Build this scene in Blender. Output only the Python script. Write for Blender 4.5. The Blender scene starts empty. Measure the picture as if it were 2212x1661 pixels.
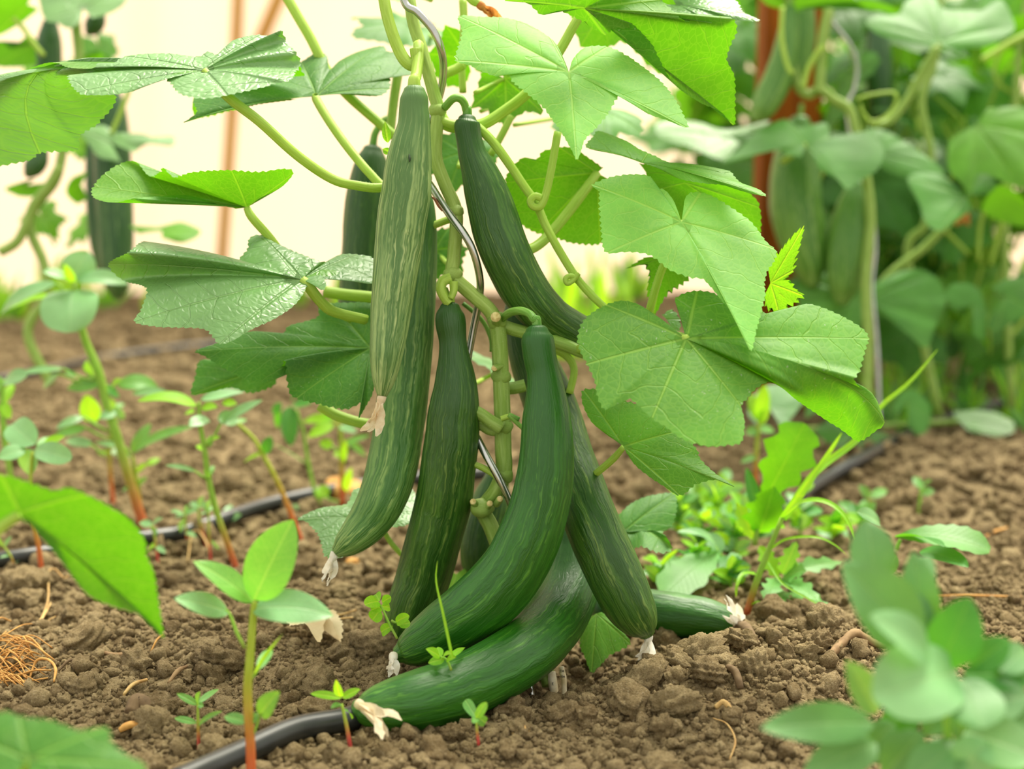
import bpy, math, random
import numpy as np
from mathutils import Vector, Matrix

random.seed(7)
RNG = np.random.default_rng(7)
SC = bpy.context.scene
COL = SC.collection

# ------------------------------------------------------------------ camera
FPX = 3039.0                      # focal length in pixels of the 2212 x 1661 frame
CAM_H = 0.40
PITCH = math.atan(480.5 / FPX)
cam_d = bpy.data.cameras.new('camera')
cam_d.sensor_width = 36.0
cam_d.lens = FPX / 2212.0 * 36.0
cam_d.clip_start = 0.05
cam_d.dof.use_dof = True
cam_d.dof.focus_distance = 1.075
cam_d.dof.aperture_fstop = 3.3
cam_o = bpy.data.objects.new('camera', cam_d)
COL.objects.link(cam_o)
cam_o.location = (0, 0, CAM_H)
cam_o.rotation_euler = (math.pi / 2 - PITCH, 0, 0)
SC.camera = cam_o

# ------------------------------------------------------------------ light
world = bpy.data.worlds.new('overcast_sky')
SC.world = world
world.use_nodes = True
bg = world.node_tree.nodes['Background']
bg.inputs['Color'].default_value = (1.0, 0.965, 0.86, 1)
bg.inputs['Strength'].default_value = 0.82
sun_d = bpy.data.lights.new('sun', 'SUN')
sun_d.energy = 5.2
sun_d.angle = math.radians(32)
sun_d.color = (1.0, 0.94, 0.78)
sun_o = bpy.data.objects.new('sun', sun_d)
COL.objects.link(sun_o)
sun_o.rotation_euler = (math.radians(-24), math.radians(14), 0)

vs = SC.view_settings
vs.view_transform = 'Standard'
vs.look = 'None'
vs.exposure = 0.74
vs.gamma = 1.0
vs.use_curve_mapping = False
SC.cycles.use_denoising = True
SC.cycles.max_bounces = 10
SC.cycles.transmission_bounces = 6

# ------------------------------------------------------------------ projection of photo measurements to places
CAMP = np.array([0, 0, CAM_H])
RIGHT = np.array([1.0, 0, 0])
UPV = np.array([0, math.sin(PITCH), math.cos(PITCH)])
FWD = np.array([0, math.cos(PITCH), -math.sin(PITCH)])


def P(px, py, d):
    return CAMP + RIGHT * ((px - 1106.0) / FPX * d) + UPV * ((830.5 - py) / FPX * d) + FWD * d


def vnoise(x, y, seed=0):
    """smooth value noise in [-1, 1]"""
    xi = np.floor(x).astype(np.int64); yi = np.floor(y).astype(np.int64)
    xf = x - xi; yf = y - yi
    u = xf * xf * (3 - 2 * xf); v = yf * yf * (3 - 2 * yf)

    def h(a, b):
        n = (a * 374761393 + b * 668265263 + seed * 974634777) & 0xffffffff
        n = ((n ^ (n >> 13)) * 1274126177) & 0xffffffff
        return ((n ^ (n >> 16)) & 0xffff) / 32767.5 - 1.0
    return (h(xi, yi) * (1 - u) + h(xi + 1, yi) * u) * (1 - v) + (h(xi, yi + 1) * (1 - u) + h(xi + 1, yi + 1) * u) * v


MOUNDS = [  # x, y, sx, sy, height
    (0.200, 1.03, 0.085, 0.055, 0.026), (0.30, 1.10, 0.14, 0.07, 0.020), (0.075, 1.16, 0.05, 0.05, -0.028),
    (-0.09, 1.09, 0.03, 0.03, 0.012), (0.62, 1.75, 0.22, 0.20, 0.035), (-0.30, 1.12, 0.12, 0.06, 0.008),
    (0.042, 1.068, 0.034, 0.030, -0.034), (-0.02, 1.0, 0.10, 0.03, -0.006)]


def hbase(x, y):
    z = np.zeros_like(np.asarray(x, float))
    for mx, my, sx, sy, h in MOUNDS:
        z = z + h * np.exp(-((x - mx) / sx) ** 2 - ((y - my) / sy) ** 2)
    return z


def hground(x, y):
    near = np.clip((3.2 - y) / 2.0, 0.15, 1)
    z = hbase(x, y)
    z = z + near * (0.0075 * vnoise(x * 9, y * 9, 1) + 0.0045 * vnoise(x * 24, y * 24, 2) + 0.003 * vnoise(x * 60, y * 60, 3)
                    + 0.0016 * vnoise(x * 140, y * 140, 4))
    return z


def gz(x, y):
    return float(hground(np.array([float(x)]), np.array([float(y)]))[0])


def G(px, py, dz=0.0):
    """where the sight line through a photo pixel meets the soil"""
    dirv = FWD + RIGHT * ((px - 1106.0) / FPX) + UPV * ((830.5 - py) / FPX)
    t = 1.0
    for _ in range(40):
        p = CAMP + dirv * t
        zt = float(hbase(np.array([p[0]]), np.array([p[1]]))[0]) + dz
        t2 = (zt - CAM_H) / dirv[2]
        t = 0.5 * t + 0.5 * t2
    return CAMP + dirv * t


def depth_of(p):
    return float(np.dot(np.asarray(p) - CAMP, FWD))


def GD(px, py):
    return depth_of(G(px, py))


# ------------------------------------------------------------------ objects
ORG = {}


def thing(name, label, cat, loc, group=None, kind=None):
    o = bpy.data.objects.new(name, None)
    o.empty_display_size = 0.02
    COL.objects.link(o)
    o.location = Vector(loc)
    ORG[o.name] = np.asarray(loc, float)
    tag(o, label, cat, group, kind)
    return o


def tag(o, label=None, cat=None, group=None, kind=None):
    if label: o['label'] = label
    if cat: o['category'] = cat
    if group: o['group'] = group
    if kind: o['kind'] = kind
    return o


def mk(name, verts, faces, mat, parent=None, attrs=None, smooth=True, loc=None):
    """one mesh object from world-space vertices"""
    verts = np.asarray(verts, float)
    if parent is not None:
        org = ORG[parent.name]
    else:
        org = np.asarray(loc if loc is not None else [verts[:, 0].mean(), verts[:, 1].mean(), verts[:, 2].min()], float)
    me = bpy.data.meshes.new(name)
    v = verts - org
    if isinstance(faces, np.ndarray):
        nf, k = faces.shape
        me.vertices.add(len(v)); me.vertices.foreach_set('co', v.ravel())
        me.loops.add(nf * k); me.loops.foreach_set('vertex_index', faces.ravel().astype(np.int32))
        me.polygons.add(nf)
        me.polygons.foreach_set('loop_start', np.arange(0, nf * k, k, dtype=np.int32))
        me.update(calc_edges=True)
    else:
        me.from_pydata(v.tolist(), [], faces)
    if smooth:
        me.polygons.foreach_set('use_smooth', np.ones(len(me.polygons), dtype=bool))
    for an, arr in (attrs or {}).items():
        arr = np.asarray(arr, float)
        if arr.ndim == 1:
            a = me.attributes.new(an, 'FLOAT', 'POINT'); a.data.foreach_set('value', arr)
        else:
            a = me.attributes.new(an, 'FLOAT_VECTOR', 'POINT'); a.data.foreach_set('vector', arr.ravel())
    me.materials.append(mat)
    me.update()
    o = bpy.data.objects.new(name, me)
    COL.objects.link(o)
    if parent is not None:
        o.parent = parent
    else:
        o.location = Vector(org)
    ORG[o.name] = org
    return o


# ------------------------------------------------------------------ curve helpers
def cr(pts, sub, closed=False):
    """Catmull-Rom through rows of pts, sub samples for each span"""
    p = np.asarray(pts, float)
    n = len(p)
    if closed:
        q = np.vstack([p[-1:], p, p[:2]]); spans = n
    else:
        q = np.vstack([2 * p[0] - p[1], p, 2 * p[-1] - p[-2]]); spans = n - 1
    out = []
    for i in range(spans):
        a, b, c, d = q[i], q[i + 1], q[i + 2], q[i + 3]
        s = sub if isinstance(sub, int) else sub[i]
        for k in range(s):
            t = k / s
            out.append(0.5 * (2 * b + (c - a) * t + (2 * a - 5 * b + 4 * c - d) * t * t + (3 * b - a - 3 * c + d) * t ** 3))
    if not closed:
        out.append(p[-1])
    return np.array(out)


def nrm(v):
    v = np.asarray(v, float)
    return v / (np.linalg.norm(v) + 1e-12)


def frames(c):
    t = np.gradient(c, axis=0)
    t /= np.linalg.norm(t, axis=1)[:, None] + 1e-12
    ref = np.array([0, -1.0, 0.15])
    if abs(np.dot(ref, t[0])) > 0.9: ref = np.array([1.0, 0, 0])
    us, vs_ = [], []
    u = ref - t[0] * np.dot(ref, t[0]); u = nrm(u)
    for k in range(len(c)):
        u = u - t[k] * np.dot(u, t[k]); u = nrm(u)
        us.append(u); vs_.append(np.cross(t[k], u))
    return t, np.array(us), np.array(vs_)


def tube(pr, sub=5, seg=9, ridges=0, ramp=0.0, cap=True, ridge_fn=None):
    """pr rows: x y z radius.  returns verts, faces, attrs"""
    c4 = cr(pr, sub)
    c = c4[:, :3]; r = np.maximum(c4[:, 3], 1e-5)
    t, u, v = frames(c)
    th = np.linspace(0, 2 * np.pi, seg, endpoint=False)
    L = np.concatenate([[0], np.cumsum(np.linalg.norm(np.diff(c, axis=0), axis=1))])
    rr = r[:, None] * (1 + ramp * np.cos(ridges * th)[None, :] if ridges else np.ones((1, seg)))
    if ridge_fn is not None:
        rr = rr * ridge_fn(th[None, :], (L / L[-1])[:, None], L[:, None])
    V = c[:, None, :] + rr[..., None] * (np.cos(th)[None, :, None] * u[:, None, :] + np.sin(th)[None, :, None] * v[:, None, :])
    n = len(c)
    verts = V.reshape(-1, 3)
    i = np.arange(n - 1)[:, None] * seg; j = np.arange(seg)[None, :]; j2 = (j + 1) % seg
    faces = np.stack([i + j, i + j2, i + seg + j2, i + seg + j], -1).reshape(-1, 4)
    cu = np.stack([np.tile(np.cos(th), n), np.tile(np.sin(th), n), np.repeat(L, seg)], -1)
    vv = np.repeat(L / L[-1], seg)
    faces = faces.tolist()
    if cap:
        faces.append(list(range(seg))[::-1]); faces.append([(n - 1) * seg + k for k in range(seg)])
    return verts, faces, {'cu': cu, 'along': vv}


def PT(pts, d, r):
    """photo points (x, y[, depth offset]) -> tube rows; r in metres or per point list"""
    rows = []
    for k, p in enumerate(pts):
        dd = d + (p[2] if len(p) > 2 else 0.0)
        w = P(p[0], p[1], dd)
        rr = r if not isinstance(r, (list, tuple)) else np.interp(k / max(1, len(pts) - 1), np.linspace(0, 1, len(r)), r)
        rows.append([*w, rr])
    return rows


# ------------------------------------------------------------------ materials
class NT:
    def __init__(self, name):
        self.m = bpy.data.materials.new(name)
        self.m.use_nodes = True
        self.t = self.m.node_tree
        self.t.nodes.clear()
        self.out = self.t.nodes.new('ShaderNodeOutputMaterial')

    def n(self, typ, ins=None, **kw):
        nd = self.t.nodes.new('ShaderNode' + typ)
        for k, v in kw.items(): setattr(nd, k, v)
        for k, v in (ins or {}).items():
            s = nd.inputs[k]
            if isinstance(v, bpy.types.NodeSocket): self.t.links.new(v, s)
            elif isinstance(v, bpy.types.Node): self.t.links.new(v.outputs[0], s)
            else:
                if isinstance(v, tuple) and len(v) == 3 and s.type == 'RGBA': v = (*v, 1)
                s.default_value = v
        return nd

    def math(self, op, a, b=0.0, c=0.0):
        return self.n('Math', {0: a, 1: b, 2: c}, operation=op).outputs[0]

    def mix(self, f, a, b, typ='MIX'):
        return self.n('Mix', {0: f, 6: a, 7: b}, data_type='RGBA', blend_type=typ).outputs[2]

    def smooth(self, x, lo, hi, o0=0.0, o1=1.0):
        return self.n('MapRange', {'Value': x, 'From Min': lo, 'From Max': hi, 'To Min': o0, 'To Max': o1}, interpolation_type='SMOOTHSTEP').outputs[0]

    def attr(self, name, out='Vector'):
        return self.n('Attribute', attribute_name=name).outputs[out]

    def noise(self, vec, scale, detail=2, rough=0.5):
        return self.n('TexNoise', {'Vector': vec, 'Scale': scale, 'Detail': detail, 'Roughness': rough}).outputs[0]

    def bump(self, h, strength, dist):
        return self.n('Bump', {'Height': h, 'Strength': strength, 'Distance': dist}).outputs[0]

    def done(self, shader):
        self.t.links.new(shader.outputs[0] if isinstance(shader, bpy.types.Node) else shader, self.out.inputs[0])
        return self.m


def s2l(r, g, b):
    f = lambda c: (c / 255 / 12.92) if c / 255 <= 0.04045 else ((c / 255 + 0.055) / 1.055) ** 2.4
    return (f(r), f(g), f(b))


def leaf_mat(name, top, under, trans, vein, tr=0.38, rough=0.5, spec=0.5, second=0.019, tert=210.0, bumpd=0.0011, veinw=0.0008, vmix=0.5, dust=0.0, cellb=0.10):
    k = NT(name)
    lv = k.n('SeparateXYZ', {0: k.attr('lv')})
    s, d = lv.outputs[0], lv.outputs[1]
    lp = k.attr('lp')
    wob = k.noise(lp, 60, 2)
    wob2 = k.math('MULTIPLY', k.math('SUBTRACT', wob, 0.5), 0.013)
    d2 = k.math('ADD', d, k.math('MULTIPLY', wob2, 0.06))
    vw = k.smooth(s, 0.0, 0.13, veinw, veinw * 0.32)
    v1 = k.smooth(k.math('DIVIDE', k.math('ABSOLUTE', d2), vw), 0.4, 1.8, 1.0, 0.0)
    a = k.math('DIVIDE', k.math('ADD', k.math('SUBTRACT', s, k.math('MULTIPLY', d, 0.95)), wob2), second)
    fr = k.math('ABSOLUTE', k.math('SUBTRACT', k.math('FRACT', a), 0.5))
    v2 = k.smooth(fr, 0.012, 0.05, 1.0, 0.0)
    vor = k.n('TexVoronoi', {'Vector': k.n('VectorMath', {0: lp, 1: k.n('VectorMath', {0: k.n('TexNoise', {'Vector': lp, 'Scale': 90.0}).outputs[1], 1: (0.004, 0.004, 0.0)}, operation='MULTIPLY').outputs[0]}, operation='ADD').outputs[0],
                             'Scale': tert}, feature='DISTANCE_TO_EDGE').outputs[0]
    v3 = k.smooth(vor, 0.02, 0.10, 1.0, 0.0)
    vv = k.math('MAXIMUM', k.math('MAXIMUM', v1, k.math('MULTIPLY', v2, 0.5)), k.math('MULTIPLY', v3, 0.30))
    mott = k.noise(lp, 22, 3)
    geo = k.n('NewGeometry').outputs['Backfacing']
    ctop = k.mix(k.smooth(mott, 0.3, 0.75), tuple(c * 0.82 for c in top), tuple(min(1, c * 1.18) for c in top))
    if dust > 0:
        sp = k.smooth(k.noise(lp, 420, 1), 0.70, 0.76)
        sp = k.math('MULTIPLY', sp, k.smooth(k.noise(lp, 30, 2), 0.45, 0.6))
        ctop = k.mix(k.math('MULTIPLY', sp, dust), ctop, (0.55, 0.58, 0.45, 1))
    cbase = k.mix(geo, ctop, (*under, 1))
    col = k.mix(k.math('MULTIPLY', vv, vmix), cbase, (*vein, 1))
    tcol = k.mix(k.math('MULTIPLY', vv, 0.6), k.mix(k.smooth(mott, 0.3, 0.75), tuple(c * 0.85 for c in trans), tuple(min(1, c * 1.12) for c in trans)), (min(1, trans[0] * 2.2), min(1, trans[1] * 1.4), trans[2] * 2, 1))
    cell = k.smooth(vor, 0.0, 0.35)
    h = k.math('SUBTRACT', k.math('ADD', k.math('MULTIPLY', cell, cellb), k.math('MULTIPLY', k.noise(lp, 500, 2), 0.06)),
               k.math('ADD', k.math('MULTIPLY', v1, 0.8), k.math('MULTIPLY', v2, 0.5)))
    bp = k.bump(h, 0.8, bumpd)
    pb = k.n('BsdfPrincipled', {'Base Color': col, 'Roughness': rough, 'Specular IOR Level': spec, 'Normal': bp})
    tb = k.n('BsdfTranslucent', {'Color': tcol, 'Normal': bp})
    return k.done(k.n('MixShader', {0: tr, 1: pb, 2: tb}))


def cuke_mat(name, dark, mid, pale, amt=0.5, rough=0.34, tip_pale=0.4, wr_s=0.5):
    k = NT(name)
    cu = k.attr('cu')
    al = k.attr('along', 'Fac')
    wobn = k.n('TexNoise', {'Vector': k.n('VectorMath', {0: cu, 1: (1.0, 1.0, 30.0)}, operation='MULTIPLY').outputs[0], 'Scale': 1.5, 'Detail': 2.0}).outputs[1]
    cu = k.n('VectorMath', {0: cu, 1: k.n('VectorMath', {0: k.n('VectorMath', {0: wobn, 1: (0.5, 0.5, 0.5)}, operation='SUBTRACT').outputs[0], 1: (0.30, 0.30, 0.0)}, operation='MULTIPLY').outputs[0]}, operation='ADD').outputs[0]
    vec = k.n('VectorMath', {0: cu, 1: (1.0, 1.0, 1.4)}, operation='MULTIPLY').outputs[0]
    st = k.noise(vec, 5.5, 3, 0.55)
    st2 = k.noise(k.n('VectorMath', {0: cu, 1: (1.0, 1.0, 0.9)}, operation='MULTIPLY').outputs[0], 11.0, 2, 0.5)
    blot = k.noise(cu, 3.0, 2)
    f = k.smooth(st, 0.40, 0.66)
    neck = k.smooth(al, 0.05, 0.30)
    body = k.mix(k.math('MULTIPLY', f, k.math('MULTIPLY', neck, amt)), (*dark, 1), (*mid, 1))
    f2 = k.math('MULTIPLY', k.smooth(st2, 0.55, 0.72), k.math('MULTIPLY', neck, amt * 0.9))
    f2 = k.math('MULTIPLY', f2, k.smooth(blot, 0.35, 0.6))
    body = k.mix(f2, body, (*pale, 1))
    # striping runs out from the blossom end
    tipf = k.math('MULTIPLY', k.smooth(al, 0.86, 1.0), k.smooth(st2, 0.40, 0.62))
    body = k.mix(k.math('MULTIPLY', tipf, tip_pale), body, (*pale, 1))
    wr = k.noise(k.n('VectorMath', {0: cu, 1: (1.0, 1.0, 6.0)}, operation='MULTIPLY').outputs[0], 10.0, 3, 0.6)
    h = k.math('ADD', k.math('MULTIPLY', wr, neck), k.math('MULTIPLY', st2, 0.5))
    bp = k.bump(h, wr_s, 0.0015)
    rg = k.math('ADD', rough, k.math('MULTIPLY', st, 0.12))
    pb = k.n('BsdfPrincipled', {'Base Color': body, 'Roughness': rg, 'Specular IOR Level': 0.5, 'Normal': bp,
                                'Subsurface Weight': 0.0})
    return k.done(pb)


def stem_mat(name, c0, c1=None, tr=0.15, rough=0.5, lo=0.0, hi=0.45):
    """c0 at the start of the tube, c1 at its end"""
    k = NT(name)
    cu = k.attr('cu')
    al = k.attr('along', 'Fac')
    st = k.noise(k.n('VectorMath', {0: cu, 1: (1.0, 1.0, 20.0)}, operation='MULTIPLY').outputs[0], 3.2, 2)
    base = k.mix(k.smooth(al, lo, hi), (*c0, 1), (*(c1 or c0), 1))
    col = k.mix(k.smooth(st, 0.35, 0.7), k.mix(0.16, base, (0, 0.03, 0, 1)), k.mix(0.10, base, (0.8, 0.85, 0.5, 1)))
    pb = k.n('BsdfPrincipled', {'Base Color': col, 'Roughness': rough, 'Specular IOR Level': 0.4, 'Normal': k.bump(st, 0.4, 0.0006)})
    tb = k.n('BsdfTranslucent', {'Color': base})
    return k.done(k.n('MixShader', {0: tr, 1: pb, 2: tb}))


def plain_mat(name, c, rough=0.6, c2=None, scale=60.0, bump=0.0, metal=0.0, spec=0.5, tr=0.0, stretch=(1, 1, 1)):
    k = NT(name)
    co = k.n('TexCoord').outputs['Object']
    vec = k.n('VectorMath', {0: co, 1: stretch}, operation='MULTIPLY').outputs[0]
    nz = k.noise(vec, scale, 4, 0.6)
    col = k.mix(k.smooth(nz, 0.3, 0.72), (*c, 1), (*(c2 or c), 1))
    ins = {'Base Color': col, 'Roughness': rough, 'Metallic': metal, 'Specular IOR Level': spec}
    if bump: ins['Normal'] = k.bump(nz, 0.7, bump)
    pb = k.n('BsdfPrincipled', ins)
    if tr:
        return k.done(k.n('MixShader', {0: tr, 1: pb, 2: k.n('BsdfTranslucent', {'Color': col})}))
    return k.done(pb)


M = {}
M['leaf'] = leaf_mat('cucumber_leaf_green', (0.120, 0.335, 0.034), (0.11, 0.31, 0.018), (0.150, 0.50, 0.004), (0.32, 0.55, 0.09), tr=0.38, dust=0.5, spec=0.30, bumpd=0.0007)
M['leaf_bright'] = leaf_mat('cucumber_leaf_fresh', (0.215, 0.545, 0.090), (0.22, 0.46, 0.05), (0.30, 0.80, 0.03), (0.45, 0.74, 0.16), tr=0.42, bumpd=0.0004, vmix=0.4, spec=0.32)
M['leaf_grey'] = leaf_mat('cucumber_leaf_sheen', (0.190, 0.380, 0.130), (0.11, 0.31, 0.018), (0.150, 0.50, 0.004), (0.19, 0.36, 0.11), tr=0.28, rough=0.36, spec=0.8, cellb=0.24, bumpd=0.0013, vmix=0.25)  # top colour lightened and greyed to carry the sky's sheen on the blade
M['leaf_dark'] = leaf_mat('cucumber_leaf_dark', (0.060, 0.205, 0.026), (0.10, 0.27, 0.03), (0.12, 0.43, 0.004), (0.23, 0.44, 0.08), tr=0.30, dust=0.4, spec=0.32, bumpd=0.0007)
M['leaf_young'] = leaf_mat('cucumber_leaf_young', (0.20, 0.50, 0.025), (0.22, 0.52, 0.025), (0.32, 0.80, 0.012), (0.50, 0.78, 0.15), tr=0.5, tert=300, second=0.007, spec=0.25)
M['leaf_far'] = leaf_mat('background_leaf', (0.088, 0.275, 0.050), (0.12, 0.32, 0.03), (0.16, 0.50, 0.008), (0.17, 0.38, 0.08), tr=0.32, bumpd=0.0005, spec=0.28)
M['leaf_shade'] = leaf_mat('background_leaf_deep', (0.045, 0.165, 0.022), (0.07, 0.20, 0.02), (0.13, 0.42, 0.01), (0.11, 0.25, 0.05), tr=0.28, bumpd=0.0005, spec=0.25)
M['weed'] = leaf_mat('weed_leaf', (0.125, 0.350, 0.080), (0.18, 0.43, 0.03), (0.36, 0.76, 0.03), (0.24, 0.50, 0.15), tr=0.34, second=0.006, tert=420, bumpd=0.0004, veinw=0.0004, rough=0.45, spec=0.4)
M['weed_pale'] = leaf_mat('weed_leaf_pale', (0.195, 0.430, 0.180), (0.25, 0.50, 0.06), (0.38, 0.74, 0.06), (0.29, 0.52, 0.25), tr=0.30, second=0.006, tert=420, bumpd=0.0003, veinw=0.0004, rough=0.40, spec=0.55)
M['weed_bright'] = leaf_mat('weed_leaf_bright', (0.25, 0.60, 0.030), (0.28, 0.62, 0.03), (0.46, 0.95, 0.02), (0.42, 0.75, 0.10), tr=0.48, second=0.006, tert=420, bumpd=0.0003, veinw=0.0004, spec=0.3)
M['weed_dark'] = leaf_mat('weed_leaf_dark', (0.050, 0.230, 0.030), (0.09, 0.30, 0.02), (0.16, 0.58, 0.015), (0.13, 0.36, 0.06), tr=0.32, second=0.006, tert=420, bumpd=0.0004, veinw=0.0004, spec=0.35)
M['weed_fresh'] = leaf_mat('weed_leaf_fresh', (0.20, 0.50, 0.085), (0.22, 0.50, 0.05), (0.29, 0.76, 0.04), (0.34, 0.64, 0.16), tr=0.4, second=0.012, tert=300, bumpd=0.0003, veinw=0.0006, spec=0.35)
M['weed_dull'] = leaf_mat('weed_leaf_dull', (0.115, 0.290, 0.095), (0.14, 0.33, 0.03), (0.22, 0.56, 0.02), (0.19, 0.38, 0.14), tr=0.26, second=0.006, tert=420, bumpd=0.0003, veinw=0.0004, spec=0.45)
M['weed_mid'] = leaf_mat('weed_leaf_mid', (0.120, 0.410, 0.018), (0.14, 0.42, 0.02), (0.24, 0.72, 0.006), (0.26, 0.55, 0.07), tr=0.4, second=0.012, tert=300, bumpd=0.0004, veinw=0.0006, spec=0.3)
M['grass'] = leaf_mat('grass_blade', (0.23, 0.58, 0.025), (0.28, 0.60, 0.03), (0.45, 0.95, 0.02), (0.40, 0.70, 0.10), tr=0.45, second=0.05, tert=500, bumpd=0.0002, veinw=0.0003, rough=0.4, spec=0.35)
M['stem'] = stem_mat('vine_stem', s2l(172, 204, 96))
M['stem_low'] = stem_mat('vine_stem_low', s2l(150, 186, 80))
M['petiole'] = stem_mat('leaf_stalk', s2l(182, 218, 84), tr=0.25)
M['stalk_dark'] = stem_mat('fruit_stalk', s2l(84, 150, 40), s2l(120, 176, 62))
M['weed_stem'] = stem_mat('weed_stem', s2l(205, 50, 55), s2l(170, 200, 60), tr=0.2, lo=.2, hi=.8)
M['weed_stem_green'] = stem_mat('weed_stem_green', s2l(150, 180, 60), s2l(150, 205, 60), tr=0.2)
M['weed_stem_orange'] = stem_mat('weed_stem_orange', s2l(215, 95, 40), s2l(175, 195, 50), tr=0.2, lo=.1, hi=.7)
M['weed_stem_tall'] = stem_mat('weed_stem_tall', s2l(205, 80, 40), s2l(150, 195, 55), tr=0.2, lo=.0, hi=.42)
M['hair'] = plain_mat('stem_bristle', (0.55, 0.68, 0.35), 0.5, tr=0.4)
M['flower_dry'] = plain_mat('dried_petal', s2l(250, 238, 212), 0.7, s2l(236, 214, 176), 160, tr=0.35)
M['flower_white'] = plain_mat('dried_petal_white', s2l(253, 250, 240), 0.7, s2l(240, 232, 210), 160, tr=0.35)
M['flower_orange'] = plain_mat('dried_petal_orange', s2l(225, 165, 80), 0.7, s2l(190, 110, 50), 160, tr=0.4)
M['metal'] = plain_mat('galvanised_steel', (0.52, 0.53, 0.51), 0.25, (0.38, 0.39, 0.37), 45, metal=1.0)
M['rust'] = plain_mat('rust', s2l(150, 90, 50), 0.8, s2l(110, 60, 30), 300)
M['pipe'] = plain_mat('black_polyethylene', (0.012, 0.015, 0.015), 0.36, (0.03, 0.032, 0.03), 35)
M['post'] = plain_mat('stained_timber', s2l(150, 84, 16), 0.75, s2l(112, 58, 8), 12, bump=0.001, stretch=(3, 3, 0.25), spec=0.12)
M['bamboo'] = plain_mat('pale_pole', s2l(216, 166, 84), 0.6, s2l(196, 142, 62), 10, stretch=(4, 4, 0.3))
M['cut'] = plain_mat('cut_stem', s2l(225, 212, 150), 0.8, s2l(190, 170, 100), 400)
M['tagpaper'] = plain_mat('tag_plastic', s2l(244, 236, 208), 0.6, s2l(214, 196, 150), 120)
M['ink'] = plain_mat('ink', (0.01, 0.01, 0.01), 0.7)
M['straw'] = plain_mat('dry_straw', s2l(206, 158, 84), 0.75, s2l(172, 118, 52), 90)
M['root'] = plain_mat('dry_root', s2l(200, 170, 110), 0.8, s2l(165, 125, 70), 120)
M['dryleaf'] = plain_mat('dry_leaf', s2l(246, 230, 190), 0.75, s2l(224, 200, 152), 45, bump=0.001, tr=0.2)
M['twig'] = plain_mat('twig', s2l(150, 122, 84), 0.8, s2l(116, 88, 56), 90, bump=0.0008)
M['chip'] = plain_mat('bark_chip', s2l(118, 96, 66), 0.85, s2l(86, 66, 42), 90, bump=0.0008)
M['mark'] = plain_mat('scar', s2l(40, 60, 30), 0.7)


def soil_material(name, far=False):
    k = NT(name)
    co = k.n('NewGeometry').outputs['Position']
    rnd = k.attr('rnd', 'Fac')
    n1 = k.noise(co, 11, 3, 0.6)
    n2 = k.noise(co, 120, 4, 0.65)
    n3 = k.noise(co, 620, 3, 0.7)
    n4 = k.noise(co, 1700, 2, 0.7)
    c = k.mix(k.smooth(n1, 0.3, 0.7), (0.250, 0.170, 0.072, 1), (0.345, 0.252, 0.120, 1))
    c = k.mix(k.smooth(rnd, 0.0, 1.0), k.mix(0.42, c, (0.110, 0.070, 0.032, 1)), k.mix(0.42, c, (0.52, 0.41, 0.22, 1)))
    c = k.mix(k.smooth(n2, 0.35, 0.7), k.mix(0.35, c, (0.07, 0.045, 0.020, 1)), k.mix(0.18, c, (0.45, 0.36, 0.22, 1)))
    c = k.mix(k.math('MULTIPLY', k.smooth(n3, 0.52, 0.72), 0.45), c, (0.50, 0.42, 0.28, 1))
    c = k.mix(k.math('MULTIPLY', k.smooth(n3, 0.5, 0.3), 0.5), c, (0.08, 0.052, 0.024, 1))
    h = k.math('ADD', k.math('ADD', k.math('MULTIPLY', n2, 0.9), k.math('MULTIPLY', n3, 0.75)), k.math('MULTIPLY', n4, 0.35))
    pb = k.n('BsdfPrincipled', {'Base Color': c, 'Roughness': 0.92, 'Specular IOR Level': 0.15, 'Normal': k.bump(h, 1.0, 0.0032)})
    return k.done(pb)


M['soil'] = soil_material('garden_soil')


def film_mat():
    k = NT('greenhouse_film')
    co = k.n('TexCoord').outputs['Object']
    nz = k.noise(k.n('VectorMath', {0: co, 1: (2.5, 1.0, 0.4)}, operation='MULTIPLY').outputs[0], 1.6, 2)
    col = k.mix(k.smooth(nz, 0.3, 0.7), (0.86, 0.64, 0.50, 1), (0.92, 0.75, 0.62, 1))
    a = k.n('BsdfDiffuse', {'Color': col})
    b = k.n('BsdfTranslucent', {'Color': (1.0, 0.80, 0.62, 1)})
    return k.done(k.n('MixShader', {0: 0.62, 1: a, 2: b}))


M['film'] = film_mat()

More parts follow.
